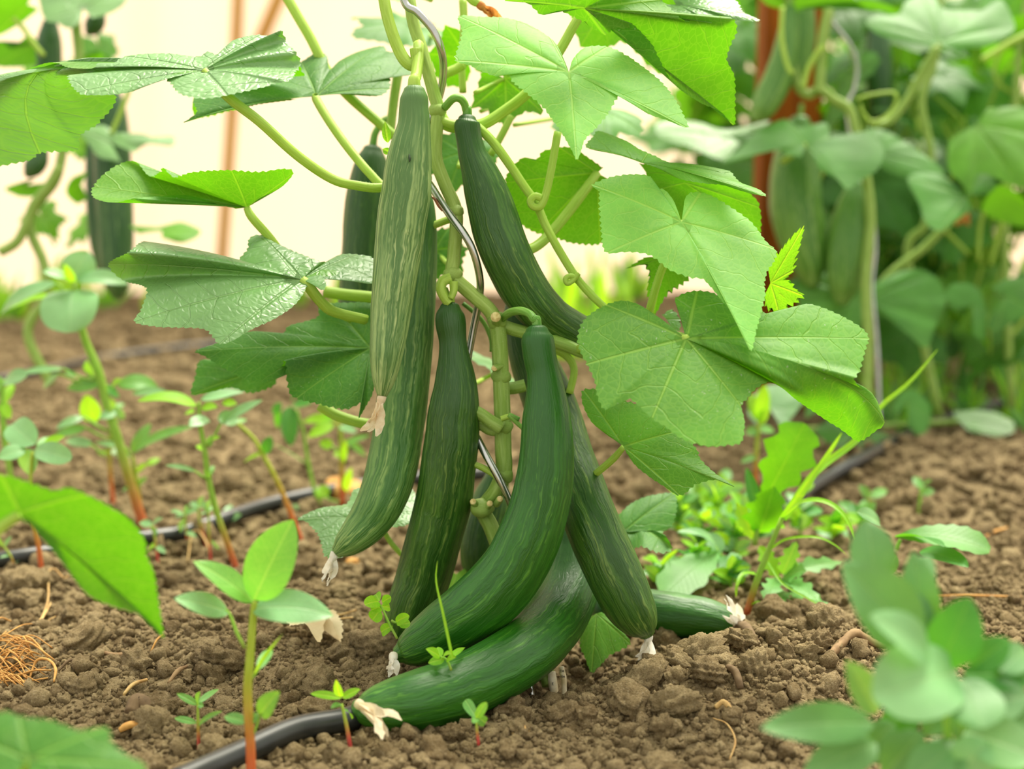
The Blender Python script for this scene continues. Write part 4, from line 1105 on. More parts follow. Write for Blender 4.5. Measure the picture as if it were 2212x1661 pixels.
weed('tall out-of-focus seedling in the left foreground with broad pale green leaves and orange stem', [(543, 1700), (541, 1610), (535, 1500), (540, 1420), (546, 1340), (549, 1300)], 11,
     [(549, 1296, 633, 1123, 112, dict(k=.9, mat='weed_fresh', arch=.04, shape='ovate')), (547, 1300, 418, 1212, 62, dict(k=.45, mat='weed_fresh', d1=-.01)), (493, 1322, 376, 1293, 54, dict(k=.7, mat='weed_pale', pet=(529, 1400), pr=4)),
      (546, 1316, 720, 1330, 80, dict(k=.62, mat='weed_pale', arch=.14)), (558, 1446, 587, 1402, 26, dict(mat='weed', pet=(540, 1470))), (548, 1458, 612, 1368, 10, dict(mat='weed_bright', shape='lance')),
      (535, 1560, 485, 1547, 26, dict(mat='weed')), (562, 1545, 604, 1493, 46, dict(mat='weed', pet=(541, 1600), k=.9)), (541, 1560, 556, 1540, 22)], d=0.90, smat='weed_stem_orange', seed=1, mat='weed')
weed('tiny blue-green seedling in the left foreground between dry leaf bits and taller seedling', [(430, 1625), (428, 1570), (427, 1520)], 4,
     [(427, 1522, 382, 1498, 17), (427, 1520, 472, 1489, 15), (427, 1520, 432, 1494, 17), (425, 1562, 377, 1551, 16), (429, 1566, 480, 1536, 15), (427, 1522, 440, 1525, 14)], seed=2)
weed('little red-stemmed seedling by the front pipe, left of the lowest cucumber', [(758, 1616), (750, 1575), (738, 1520)], 5,
     [(738, 1508, 671, 1498, 19, dict(mat='weed_bright')), (736, 1505, 726, 1468, 20, dict(mat='weed_bright', k=.9)), (740, 1507, 778, 1488, 19, dict(mat='weed_bright')), (744, 1535, 760, 1553, 18), (736, 1520, 715, 1530, 14)], d=.955, seed=3)
weed('tiny four-leaved seedling in front of the lowest cucumber', [(1034, 1602), (1030, 1575), (1029, 1550)], 3.5,
     [(1029, 1550, 1005, 1512, 24, dict(shape='round', k=.95, mat='weed')), (1029, 1550, 1051, 1517, 20, dict(shape='round', k=.95)), (1029, 1548, 1049, 1562, 24, dict(shape='round', k=.95)), (1030, 1552, 1022, 1562, 16, dict(shape='round', k=.95))], d=.953, seed=4)
weed('bright round-leaved chickweed sprig at the foot of the dark narrow-necked cucumber', [(858, 1372), (840, 1345), (826, 1315), (815, 1300)], 3,
     [(818, 1300, 788, 1306, 30, dict(shape='round', k=.95)), (820, 1318, 805, 1340, 32, dict(shape='round', k=.95)), (820, 1298, 812, 1283, 22, dict(shape='round', k=.95)), (826, 1302, 845, 1290, 22, dict(shape='round', k=.95)), (824, 1310, 842, 1312, 20, dict(shape='round', k=.95)),
      (856, 1345, 884, 1330, 24, dict(shape='round', k=.95, pet=(845, 1340))), (862, 1350, 886, 1345, 20, dict(shape='round', k=.95)), (848, 1352, 824, 1366, 26, dict(shape='round', k=.95)), (822, 1312, 802, 1318, 24, dict(shape='round', k=.9))], d=1.055, mat='weed_bright', smat='weed_stem_green', seed=5)
weed('small sprig of leaves wedged between the two lowest cucumbers', [(975, 1440), (965, 1425), (950, 1418)], 3,
     [(950, 1418, 920, 1402, 22, dict(shape='ovate')), (952, 1420, 945, 1398, 20), (955, 1422, 975, 1412, 20), (960, 1424, 925, 1432, 22), (968, 1424, 1005, 1398, 14, dict(shape='lance')), (965, 1426, 985, 1420, 18)], d=1.0, mat='weed_bright', smat='weed_stem_green', seed=6)
T = thing('grass_sprout', 'single thin grass blade standing before the thick centre cucumber', 'grass', P(976, 1425, .985))
sleaf(T, P(977, 1420, .985), P(945, 1211, .985), 9 * .985 / FPX, (0, -1, .1), 'grass', shape='grass', mid=[P(957, 1325, .985), P(942, 1255, .985)], name='blade')

# left weeds behind the vine
weed('tallest weed on the left with big pale top leaves and thick green stem', [(318, 1150), (289, 1069), (260, 968), (231, 875), (212, 800), (182, 729), (168, 660), (160, 610)], 11,
     [(160, 626, 152, 718, 124, dict(k=.75, mat='weed_pale', shape='round', arch=.1, d1=-.04)), (156, 604, 190, 543, 74, dict(k=.8, mat='weed_pale', x=.3)), (150, 600, 92, 588, 34, dict(k=.6, mat='weed_pale')), (170, 606, 277, 614, 44, dict(k=.6, mat='weed_pale', arch=.15)),
      (122, 614, -2, 688, 52, dict(k=.5, mat='weed_pale', pet=(158, 640), arch=.12)), (110, 640, 20, 668, 40, dict(k=.3, mat='weed_bright', d1=.04, d0=.03)), (165, 610, 200, 575, 24, dict(mat='weed_bright')), (158, 612, 140, 570, 22, dict(mat='weed_bright')),
      (225, 826, 145, 840, 36, dict(k=.7, mat='weed')), (254, 832, 342, 840, 42, dict(k=.7, arch=.2)), (286, 850, 360, 845, 22, dict(mat='weed_pale')), (222, 835, 258, 858, 28, dict(k=.5, mat='weed_dark')), (200, 815, 188, 778, 24), (138, 797, 32, 811, 20, dict(mat='weed_pale', k=.5, pet=(205, 822))),
      (130, 808, 94, 840, 22, dict(mat='weed_pale', pet=(200, 830))), (165, 812, 140, 806, 18), (203, 912, 187, 853, 46, dict(mat='weed_bright', k=.9, d0=.02, pet=(240, 935))), (180, 900, 121, 927, 22, dict(mat='weed_pale', pet=(235, 930))), (186, 924, 116, 943, 26, dict(mat='weed', pet=(245, 950))),
      (200, 962, 143, 952, 26, dict(mat='weed_pale', pet=(232, 985))), (250, 890, 215, 905, 24, dict(mat='weed_pale')), (245, 880, 268, 905, 20, dict(mat='weed_pale')), (240, 840, 262, 820, 22, dict(mat='weed_bright')), (232, 832, 215, 850, 20, dict(mat='weed_bright'))], seed=11, smat='weed_stem_tall')
weed('orange-stemmed weed close behind the tallest one', [(246, 1092), (237, 997), (240, 925), (246, 881)], 5,
     [(241, 985, 210, 975, 14, dict(mat='weed_bright')), (241, 982, 268, 968, 16, dict(mat='weed_pale')), (246, 884, 240, 860, 18), (246, 884, 268, 872, 16), (240, 930, 258, 905, 14)], d=1.62, seed=12, smat='weed_stem_orange')
weed('weed with long narrow arching leaves right of the tallest one', [(308, 1130), (295, 1040), (286, 985)], 6,
     [(286, 978, 325, 915, 28, dict(k=.9)), (288, 978, 418, 922, 26, dict(k=.6, mat='weed', arch=.1)), (270, 966, 205, 956, 15, dict(mat='weed_pale', pet=(284, 985))), (286, 985, 250, 985, 16, dict(mat='weed_pale')), (295, 1020, 320, 1002, 16, dict(mat='weed_bright')), (318, 1005, 345, 990, 16, dict(mat='weed_bright')), (290, 1045, 265, 1062, 12), (295, 1050, 318, 1030, 14)], d=1.55, seed=13, smat='weed_stem_orange')
weed('low blue-green weed at the left edge with four round leaves', [(92, 1247), (84, 1185), (75, 1138), (66, 1060), (70, 975)], 6,
     [(75, 960, 25, 917, 66, dict(shape='round', k=.85)), (55, 970, -4, 990, 40, dict(shape='ovate', k=.7)), (74, 974, 54, 1019, 54, dict(shape='round', k=.85)), (76, 970, 154, 992, 48, dict(shape='round', k=.85, d1=-.03)), (95, 960, 140, 942, 22, dict(mat='weed_bright')), (80, 965, 118, 945, 22, dict(mat='weed'))], seed=14, mat='weed_pale', smat='weed_stem_orange')
weed('weed leaning out of the left edge below the big folded leaf', [(30, 1060), (10, 950), (4, 860), (8, 820)], 7,
     [(8, 825, 58, 812, 40, dict(k=.7, mat='weed_pale', shape='round')), (6, 840, -30, 820, 40), (10, 870, 28, 830, 26, dict(mat='weed_bright')), (4, 870, 22, 905, 26, dict(mat='weed_bright')), (4, 930, 30, 922, 14), (2, 940, -20, 950, 20)], d=1.5, seed=15, smat='weed_stem_green')
weed('weed in the left middle with yellowish upper leaves and red stem foot', [(512, 1226), (489, 1167), (466, 1099), (450, 1032), (442, 972), (432, 915), (429, 868)], 7,
     [(424, 876, 298, 866, 44, dict(k=.35, mat='weed_bright', arch=.12)), (434, 864, 528, 846, 30, dict(k=.5, mat='weed_pale')), (450, 905, 408, 920, 34, dict(k=.7, mat='weed_pale')), (480, 912, 568, 864, 26, dict(k=.6, mat='weed_pale', pet=(445, 965))), (420, 890, 400, 895, 20, dict(mat='weed_bright')),
      (436, 880, 470, 880, 22, dict(mat='weed_bright')), (470, 905, 516, 908, 40, dict(k=.7, mat='weed_pale')), (422, 1018, 357, 1005, 14, dict(mat='weed_pale', pet=(450, 1035))), (450, 965, 458, 940, 16), (445, 975, 425, 962, 14, dict(mat='weed_bright')), (452, 1035, 440, 1015, 12), (452, 1030, 462, 1005, 12), (455, 955, 475, 945, 14, dict(mat='weed_bright')), (480, 870, 512, 872, 20, dict(mat='weed_bright'))], seed=16, smat='weed_stem_tall')
weed('thin yellow-stemmed weed with red foot just right of the yellowish-topped one', [(655, 1172), (621, 1091), (597, 1036), (566, 979), (546, 945), (512, 914)], 6,
     [(572, 980, 585, 942, 26, dict(mat='weed_dark', k=.9)), (570, 978, 525, 1000, 10, dict(mat='weed_bright', shape='lance')), (512, 914, 500, 900, 18, dict(mat='weed')), (514, 914, 530, 905, 16)], seed=17, smat='weed_stem_orange')
weed('dark toothed drooping leaves on a slim green stem left of the curved cucumber', [(700, 1105), (678, 1053), (664, 990), (655, 930), (640, 885)], 4.5,
     [(624, 878, 629, 964, 46, dict(mat='weed_dark', k=1.0, teeth=.25, d1=-.02)), (634, 872, 672, 872, 34, dict(mat='weed_dark', k=.7, teeth=.2)), (608, 870, 590, 895, 22, dict(mat='weed_dark', teeth=.2)), (605, 880, 600, 925, 20, dict(mat='weed_dark', teeth=.2)), (630, 868, 636, 855, 18, dict(mat='weed_dark')), (660, 1000, 590, 958, 5, dict(mat='weed', shape='grass'))], seed=18, smat='weed_stem_green')
weed('blurred yellow-green weed behind the curved cucumber tip', [(740, 1085), (738, 1000), (735, 930), (722, 905)], 6,
     [(720, 905, 655, 910, 26, dict(mat='weed_bright')), (722, 915, 665, 945, 28, dict(mat='weed_bright')), (725, 905, 700, 900, 24, dict(mat='weed_bright')), (735, 920, 770, 935, 22, dict(mat='weed_pale')), (718, 965, 690, 955, 26, dict(mat='weed_bright', pet=(737, 975))), (738, 990, 725, 975, 18, dict(mat='weed_bright')), (740, 1000, 748, 950, 16, dict(mat='weed_bright', k=1)),
      (705, 1075, 690, 1050, 34, dict(mat='weed_bright', k=.9, pet=(738, 1085))), (745, 1060, 760, 1010, 20, dict(mat='weed_bright', k=1)), (740, 960, 800, 940, 14), (745, 950, 790, 985, 18)], d=1.62, seed=19, smat='weed_stem_orange')
for q, (stem, lv, lab) in enumerate((
        ([(408, 1180), (402, 1145), (399, 1112)], [(399, 1112, 368, 1105, 14), (399, 1110, 420, 1100, 14), (399, 1112, 378, 1118, 12), (399, 1110, 408, 1090, 12), (400, 1120, 386, 1155, 16), (402, 1150, 425, 1160, 12)], 'tiny red-stemmed seedling standing in front of the left drip pipe, leftmost of three'),
        ([(446, 1172), (432, 1130), (428, 1096)], [(428, 1096, 442, 1072, 16), (428, 1096, 412, 1085, 14), (428, 1098, 452, 1090, 14), (428, 1100, 408, 1105, 12), (430, 1095, 445, 1100, 14)], 'tiny seedling with pale upright leaves in front of the left drip pipe, middle of three'),
        ([(456, 1214), (452, 1160), (450, 1105)], [(450, 1105, 440, 1082, 14), (450, 1105, 466, 1095, 14), (450, 1100, 456, 1078, 14), (452, 1165, 474, 1188, 8), (450, 1108, 436, 1112, 12)], 'tiny slim seedling in front of the left drip pipe, rightmost of three'),
        ([(342, 1210), (335, 1165), (328, 1135)], [(328, 1135, 302, 1128, 18), (328, 1135, 352, 1120, 16), (330, 1150, 338, 1142, 26), (335, 1180, 320, 1190, 20, dict(mat='weed_bright')), (338, 1180, 358, 1195, 14)], 'small red-footed seedling beside the tip of the blurred foreground leaf'),
        ([(486, 1140), (482, 1125)], [(482, 1125, 500, 1090, 18), (484, 1126, 522, 1112, 24)], 'two-leaved grey-green seedling right at the left drip pipe'),
        ([(36, 1238), (25, 1205), (8, 1180)], [(8, 1180, -5, 1160, 10), (10, 1180, 25, 1158, 10), (25, 1205, 50, 1200, 10), (20, 1200, 0, 1205, 8), (34, 1215, 48, 1205, 10)], 'dry-looking little sprig at the left edge by the drip pipe'),
        ([(650, 1120), (648, 1100)], [(648, 1100, 632, 1092, 14), (648, 1100, 664, 1092, 14)], 'red-stemmed speck of a seedling on the left drip pipe near the cucumber tip'))):
    weed(lab, stem, 3.2, lv, seed=30 + q, name='seedling', cat='seedling', mat='weed_pale', smat='weed_stem', group='little seedlings along the left drip pipe')

# right-hand weeds
def grass(label, base, blades, d=None, mat='grass', name='grass_tuft', foot=None, group=None):
    d = d or GD(*base)
    T = thing(name, label, 'grass', P(base[0], base[1], d), group)
    for bl in blades:
        pts, w = bl[0], bl[1]
        dep = bl[2] if len(bl) > 2 else [0.0] * len(pts)
        pp_ = [P(p[0], p[1], d + e) for p, e in zip(pts, dep)]
        sleaf(T, pp_[0], pp_[-1], w * d / FPX, bl[3] if len(bl) > 3 else (0.3, -1, .3), bl[4] if len(bl) > 4 else mat, shape='grass', mid=pp_[1:-1], name='blade', fold=.35, nl=20, nw=2)
    if foot:
        stalk(T, PT(foot, d, [8 * d / FPX, 7 * d / FPX, 5 * d / FPX]), mat='weed_stem_tall', name='stem', seg=8, ridges=0)
    return T


grass('tall bright grass shoot with red foot and long arching blades right of the mound cucumber', (1612, 1325),
      [([(1690, 1120), (1740, 1050), (1785, 985), (1818, 935)], 26, [0, .0, .01, .01], (0.5, -1, .2)), ([(1690, 1120), (1760, 1020), (1850, 950), (1900, 880), (1965, 825), (2025, 755)], 22, [0, .03, .06, .08, .09, .10], (0.5, -.8, .5), 'grass'),
       ([(1690, 1120), (1735, 1085), (1785, 1085), (1825, 1115), (1850, 1170)], 22, [0, -.02, -.03, -.04, -.05], (0, -.5, 1)), ([(1660, 1190), (1700, 1165), (1760, 1160), (1800, 1175), (1830, 1200)], 10, [0, -.01, -.02, -.02, -.02], (0, -.6, .8)),
       ([(1632, 1240), (1605, 1240), (1592, 1265), (1590, 1290)], 15, [0, -.01, -.02, -.02], (-.5, -.8, .5)), ([(1618, 1310), (1640, 1300), (1655, 1320)], 8, [0, -.01, -.01], (0, -.6, .8)), ([(1660, 1215), (1690, 1260), (1740, 1290), (1775, 1310)], 8, [0, -.02, -.03, -.03], (0, -.7, .7))],
      foot=[(1612, 1328), (1640, 1240), (1690, 1118)])
weed('bright lobed dandelion leaf standing upright among the weeds right of the vine', [(1630, 1170), (1640, 1120), (1655, 1075)], 6,
     [(1650, 1085, 1738, 915, 112, dict(mat='weed_mid', k=.95, lobes=.22, shape='obovate', arch=.04)), (1640, 1120, 1612, 1010, 30, dict(mat='weed_dark', k=1)), (1640, 1150, 1672, 1050, 90, dict(mat='weed_mid', k=.9, lobes=.25)), (1630, 1165, 1590, 1085, 40, dict(mat='weed_bright', k=.9, lobes=.2))], d=1.36, seed=41, smat='weed_stem_green')
weed('broad dandelion leaf with pale midrib leaning over the half-buried cucumber', [(1570, 1215), (1556, 1195)], 5,
     [(1553, 1194, 1432, 1290, 96, dict(mat='weed', k=.45, lobes=.10, d1=-.07, shape='obovate')), (1560, 1195, 1470, 1195, 30, dict(mat='weed_dark', k=.5)), (1560, 1200, 1600, 1255, 60, dict(mat='weed_dark', k=.5, lobes=.15, d1=-.04)), (1556, 1195, 1530, 1150, 40, dict(mat='weed_pale', k=.6)), (1550, 1190, 1460, 1150, 26, dict(mat='weed_pale', k=.4, arch=.2))], d=1.36, seed=42, smat='weed_stem_green')
weed('flat dandelion rosette with jagged leaves behind the soil mound at right', [(1680, 1260), (1685, 1245)], 5,
     [(1685, 1250, 1770, 1300, 44, dict(mat='weed', k=.4, lobes=.35, d1=-.05)), (1690, 1250, 1742, 1232, 50, dict(mat='weed', k=.6, lobes=.35)), (1680, 1250, 1650, 1305, 40, dict(mat='weed', k=.5, lobes=.35, d1=-.05)), (1690, 1240, 1820, 1215, 40, dict(mat='weed', k=.5, lobes=.35)), (1690, 1240, 1720, 1170, 40, dict(mat='weed', k=.9, lobes=.3)),
      (1680, 1245, 1640, 1180, 40, dict(mat='weed_bright', k=.9, lobes=.3)), (1700, 1280, 1660, 1325, 36, dict(mat='weed', k=.5, lobes=.3, d1=-.05)), (1700, 1280, 1800, 1322, 36, dict(mat='weed', k=.4, lobes=.35, d1=-.05))], d=1.29, seed=43, smat='weed_stem_green')
rw = np.random.default_rng(90)
LBL = ['bushy bright weed below the pointed low leaf of the vine', 'small-leaved weed left of the upright dandelion leaf', 'weed tuft just behind the half-buried cucumber', 'bright sprig by the yellow-edged low leaf', 'feathery weed at the foot of the upright dandelion leaf',
       'pale weed between dandelion and tall grass shoot', 'weed with upright leaves right of the tall grass shoot', 'low weed mat beyond the grass shoot', 'narrow-leaved weed under the big lower right leaf', 'small weed at the far end of the weed patch', 'thin weed crowding the middle of the weed patch', 'grey-green weed in the middle of the weed patch', 'bright weed low between cucumber and grass foot', 'sparse sprig on the soil right of the weed patch']
for q, (bx, by, hgt, nl) in enumerate(((1470, 1170, 95, 16), (1540, 1150, 90, 14), (1500, 1250, 70, 14), (1430, 1270, 60, 12), (1590, 1210, 80, 14), (1620, 1180, 90, 14), (1730, 1170, 110, 10), (1800, 1180, 50, 10), (1500, 1120, 60, 10), (1560, 1090, 50, 9), (1520, 1190, 80, 14), (1570, 1180, 70, 14), (1580, 1270, 45, 10), (1860, 1150, 40, 8))):
    lv = []
    for i in range(int(nl * 1.5)):
        f_ = rw.uniform(.15, 1); a = rw.uniform(-1.35, 1.35)
        x0 = bx + rw.normal(0, 5) + 8 * math.sin(q) * f_; y0 = by - hgt * f_
        l = rw.uniform(26, 62)
        lv.append((x0, y0, x0 + l * math.sin(a), y0 - l * math.cos(a) * .7, rw.uniform(12, 30), dict(mat=['weed_bright', 'weed', 'weed_bright', 'weed_pale', 'weed_dark'][rw.integers(0, 5)], k=rw.uniform(.4, 1), d1=rw.normal(0, .02), shape=['ovate', 'lance', 'obovate'][rw.integers(0, 3)])))
    weed(LBL[q], [(bx, by), (bx + 4 * math.sin(q), by - hgt * .5), (bx + 8 * math.sin(q), by - hgt)], 3.2, lv, seed=50 + q, smat='weed_stem_green', group='weeds in the patch right of the vine')
for q, (bx, by, hgt, lab) in enumerate(((1305, 715, 190, 'broad bright blades far behind the hanging upper right cucumber'), (1232, 715, 190, 'pale broad blades behind the tendril, left of the bright ones'), (1380, 700, 120, 'slanting bright blade far behind the middle leaves'))):
    grass(lab, (bx, by + 60), [([(bx + (i - 2) * 14, by + 60), (bx + (i - 2) * 24, by - hgt * .3), (bx + (i - 2) * 34 + 16 * math.sin(i * 3 + q), by - hgt * (.55 + .2 * ((i * 5) % 3)))], 26 + 5 * ((i * 3) % 4), [0, .05 * math.sin(i * 2.1), .14 * math.sin(i * 2.1)], (0.8 * math.sin(i * 1.7), -1, .2), 'weed_bright') for i in range(5 if q < 2 else 2)], mat='weed_bright')
weed('yellow-green sprout under the big lower right leaf at its drooping lobe', [(1632, 1060), (1634, 980), (1640, 905)], 6,
     [(1640, 905, 1652, 830, 34, dict(mat='weed_bright', k=1)), (1640, 910, 1620, 850, 30, dict(mat='weed_bright', k=1)), (1640, 915, 1665, 880, 26, dict(mat='weed_bright')), (1638, 930, 1610, 935, 24, dict(mat='weed')), (1640, 930, 1672, 930, 24, dict(mat='weed')), (1634, 985, 1600, 1000, 16)], d=1.62, seed=66, smat='weed_stem_orange')
weed('small two-leaf seedling on the soil right of the grey pipe', [(1878, 1112), (1878, 1090), (1878, 1075)], 3.2, [(1878, 1075, 1855, 1048, 22), (1880, 1075, 1916, 1058, 22), (1880, 1095, 1892, 1085, 12)], seed=67, name='seedling', cat='seedling', smat='weed_stem_orange')
weed('small pale seedling on the bare soil at far right', [(1984, 1105), (1988, 1075), (1990, 1055)], 4, [(1990, 1055, 1974, 1030, 22), (1990, 1055, 2012, 1038, 18), (1990, 1065, 2018, 1060, 22), (1988, 1060, 1985, 1040, 14)], seed=68, name='seedling', cat='seedling', smat='weed_stem_green')
weed('broad toothed leaves lying on the soil at right beyond the blurred foreground weed', [(1935, 1180), (1945, 1165)], 6,
     [(1938, 1160, 2138, 1190, 96, dict(mat='weed', k=.35, teeth=.12, d1=-.03, arch=.10, shape='obovate')), (1990, 1190, 2092, 1225, 60, dict(mat='weed_dark', k=.5, d1=-.05)), (1935, 1160, 2040, 1180, 50, dict(mat='weed_dark', k=-.4, d1=-.06)), (1900, 1130, 1850, 1105, 40, dict(mat='weed_pale', k=.7)), (1935, 1200, 1900, 1250, 40, dict(mat='weed', k=.6))], d=1.27, seed=69, smat='weed_stem_green')

# blurred weed in the right foreground
weed('large out-of-focus weed filling the lower right corner with many oval leaves', [(2060, 1760), (2048, 1600), (2036, 1480), (2000, 1410), (1985, 1370)], 10,
     [(1990, 1402, 1818, 1215, 150, dict(k=.8, mat='weed_dull', shape='ovate', arch=.03)), (1890, 1260, 1872, 1122, 105, dict(k=.9, mat='weed_dull', d0=.03, d1=.04, shape='ovate')), (1990, 1385, 1972, 1190, 92, dict(k=.85, mat='weed_dull', d0=.02, d1=.02)), (2030, 1442, 2095, 1290, 118, dict(k=.85, mat='weed_dark')),
      (2066, 1452, 1885, 1505, 165, dict(k=.8, mat='weed_pale', shape='round', d1=-.05)), (1892, 1540, 1826, 1428, 70, dict(k=.8, mat='weed_pale')), (1885, 1562, 1644, 1573, 92, dict(k=.75, mat='weed_dull', d1=-.02)), (1890, 1605, 1735, 1672, 95, dict(k=.75, mat='weed_dull', d1=-.02)), (1990, 1580, 1905, 1680, 82, dict(k=.75, mat='weed_dull')),
      (2078, 1466, 2120, 1572, 125, dict(k=.85, mat='weed_dull', shape='round', d1=-.03)), (2085, 1580, 2235, 1635, 110, dict(k=.8, mat='weed_pale', shape='round', d1=-.02)), (2080, 1458, 2240, 1462, 80, dict(k=.7, mat='weed_dark')), (2036, 1590, 2046, 1720, 92, dict(k=.8, mat='weed_dull')), (2110, 1520, 2225, 1505, 90, dict(k=.8, mat='weed_pale')), (2140, 1470, 2212, 1540, 80, dict(k=.9, mat='weed_dull')),
      (2050, 1500, 1990, 1560, 80, dict(k=.8, mat='weed_dark', d0=.04, d1=.05)), (2060, 1560, 2120, 1660, 90, dict(k=.8, mat='weed_dull', d1=.03)), (2020, 1480, 1960, 1470, 90, dict(k=.8, mat='weed_dull', d0=.05, d1=.05)), (1980, 1520, 1900, 1600, 80, dict(k=.8, mat='weed_dark', d0=.05, d1=.05)), (2120, 1560, 2200, 1700, 90, dict(k=.8, mat='weed_dark', d0=.04, d1=.05)),
      (1960, 1290, 2010, 1200, 70, dict(k=.8, mat='weed_dull', d0=.02, d1=.03)), (2010, 1420, 1880, 1330, 100, dict(k=.6, mat='weed_pale', d0=-.02, d1=-.04)), (2000, 1400, 1940, 1260, 90, dict(k=.8, mat='weed_dull', d0=.01, d1=.02)), (2100, 1440, 2180, 1380, 70, dict(k=.8, mat='weed_dark')), (2050, 1620, 1960, 1690, 90, dict(k=.7, mat='weed_dull', d0=-.02, d1=-.03)), (2130, 1600, 2060, 1690, 100, dict(k=.8, mat='weed_pale', d0=-.01)), (2150, 1540, 2250, 1560, 110, dict(k=.8, mat='weed_dull', d0=.02)), (2060, 1470, 2000, 1590, 100, dict(k=.85, mat='weed_dull', d0=.02, d1=.01)), (1930, 1560, 1850, 1650, 80, dict(k=.7, mat='weed_dull', d0=.02, d1=.02)), (2160, 1450, 2215, 1400, 70, dict(k=.8, mat='weed_dull'))], d=0.74, seed=71, smat='weed_stem_green', mat='weed_dull')

# two blurred cucumber leaves reaching in from the left foreground
FL = thing('cucumber_plant', 'out-of-focus vine shoot reaching in at the left edge with one drooping bright leaf', 'plant', P(-120, 1500, .80))
stalk(FL, PT([(-120, 1500), (-100, 1350), (-60, 1200), (0, 1140), (40, 1112)], .80, [.004, .004, .003]), mat='petiole', name='stem', seg=9)
traced(FL, (42, 1108), .80, [(52, 1127), (95, 1147), (127, 1179), (147, 1223), (167, 1259), (199, 1290), (259, 1314), (310, 1330), (342, 1358), (354, 1380), (350, 1338), (342, 1286), (334, 1239), (318, 1199), (314, 1167), (286, 1127), (239, 1095), (191, 1068), (147, 1052), (119, 1060), (60, 1040), (0, 1024), (-60, 1040), (-50, 1100), (0, 1140), (30, 1130)],
       g=(0.2, 0.5), veins=(4, 9, 17, 21), face='under', mat='leaf', seed=61, wave=.01, bulge=.05)
FL2 = thing('cucumber_plant', 'blurred dark leaf of a vine shoot in the bottom left corner', 'plant', P(-60, 1800, .72))
stalk(FL2, PT([(-60, 1800), (-20, 1720), (60, 1640)], .72, .004), mat='petiole', name='stem', seg=9)
traced(FL2, (60, 1640), .70, [(-20, 1760), (-140, 1690), (-90, 1580), (0, 1537), (40, 1545), (119, 1557), (171, 1577), (231, 1571), (245, 1605), (279, 1633), (316, 1657), (300, 1720), (200, 1780), (80, 1800)], g=(0, -0.7), veins=(2, 4, 7, 10), face='top', mat='leaf_dark', seed=62, wave=.02)

# ------------------------------------------------------------------ plants behind
def bstem(T, pts, d, r=.0048, name='stem', mat='stem_low'):
    stalk(T, PT(pts, d, r), mat=mat, name=name, seg=9, ridges=5)


BP1 = thing('cucumber_plant', 'blurred cucumber vine growing up before the timber post at right', 'plant', P(1870, 940, 1.85))
bstem(BP1, [(1700, -60), (1708, 60), (1712, 140), (1722, 185), (1745, 205), (1770, 195), (1800, 215), (1835, 238), (1850, 290), (1870, 380), (1880, 480), (1870, 600), (1875, 760), (1870, 945)], 1.85, .0065)
bstem(BP1, [(1790, 20), (1775, 100), (1770, 180), (1768, 200)], 1.83, .007)
bstem(BP1, [(1735, 190), (1745, 150), (1765, 115), (1780, 100)], 1.82, .0035, 'tendril', 'petiole')
bstem(BP1, [(1850, 215), (1880, 205), (1930, 200), (1936, 220), (1915, 250), (1885, 262), (1865, 245), (1858, 225)], 1.84, .002, 'tendril', 'petiole')
bstem(BP1, [(1690, 15), (1688, 80), (1700, 140), (1712, 160)], 1.8, .003, 'side_shoot', 'petiole')
traced(BP1, (1742, 312), 1.80, [(1730, 340), (1700, 335), (1672, 318), (1640, 330), (1600, 345), (1558, 350), (1600, 320), (1640, 280), (1694, 257), (1725, 275), (1760, 268), (1789, 268), (1795, 310), (1815, 325), (1850, 295), (1874, 283), (1905, 310), (1910, 330), (1896, 367), (1860, 390), (1830, 410), (1810, 390), (1770, 365)],
       g=(0, -.9), veins=(5, 8, 15, 20), mat='leaf_far', seed=101, pet=[(1690, 350, .03), (1640, 330, .05), (1850, 420, .06)][:1], pr=.004)
traced(BP1, (1570, 295), 1.84, [(1600, 310), (1560, 345), (1490, 318), (1440, 302), (1415, 285), (1430, 262), (1500, 262), (1570, 280), (1660, 262), (1640, 285)], g=(0, -1.3), veins=(4, 8), mat='leaf_grey', seed=102)
traced(BP1, (1720, 20), 1.86, [(1740, 25), (1700, 22), (1650, 5), (1640, -40), (1800, -40), (1860, 10), (1900, 22), (1950, 28), (1880, 0), (1780, 8)], g=(0, 1.0), veins=(2, 7), face='under', mat='leaf_far', seed=103)
BP2 = thing('cucumber_plant', 'blurred leafy cucumber vine to the right of the timber post', 'plant', P(2030, 900, 2.0))
bstem(BP2, [(2030, -60), (2020, 120), (1990, 220), (2010, 340), (2000, 480), (1960, 560), (2030, 900)], 2.0, .006)
bstem(BP2, [(2025, 100), (1990, 160), (1960, 215), (1920, 262), (1880, 270)], 1.9, .0055, 'side_shoot')
bstem(BP2, [(2050, 480), (1990, 540), (1930, 585), (1880, 640)], 1.95, .0055, 'side_shoot')
traced(BP2, (2028, 90), 1.78, [(2020, 98), (1960, 92), (1900, 74), (1870, 50), (1890, 35), (1940, 30), (1955, 5), (1990, -15), (2020, -5), (2040, 20), (2090, 22), (2150, 18), (2160, -2), (2180, 20), (2193, 58), (2170, 82), (2130, 101), (2090, 103), (2040, 100)], g=(0, -1.1), veins=(3, 7, 12, 14), mat='leaf_far', seed=104)
traced(BP2, (1885, 330), 1.9, [(1900, 358), (1930, 376), (1985, 391), (2000, 377), (2042, 371), (1990, 330), (1930, 290), (1880, 275), (1862, 300)], g=(0, -.7), veins=(4,), mat='leaf_far', seed=105)
traced(BP2, (2085, 425), 1.85, [(2100, 452), (2060, 482), (2030, 500), (2000, 482), (1985, 440), (1960, 385), (2000, 372), (2040, 382), (2060, 420), (2092, 428), (2105, 400), (2098, 375), (2130, 372), (2152, 400), (2140, 417)], g=(0, -.7), veins=(2, 5, 12), mat='leaf_far', seed=106)
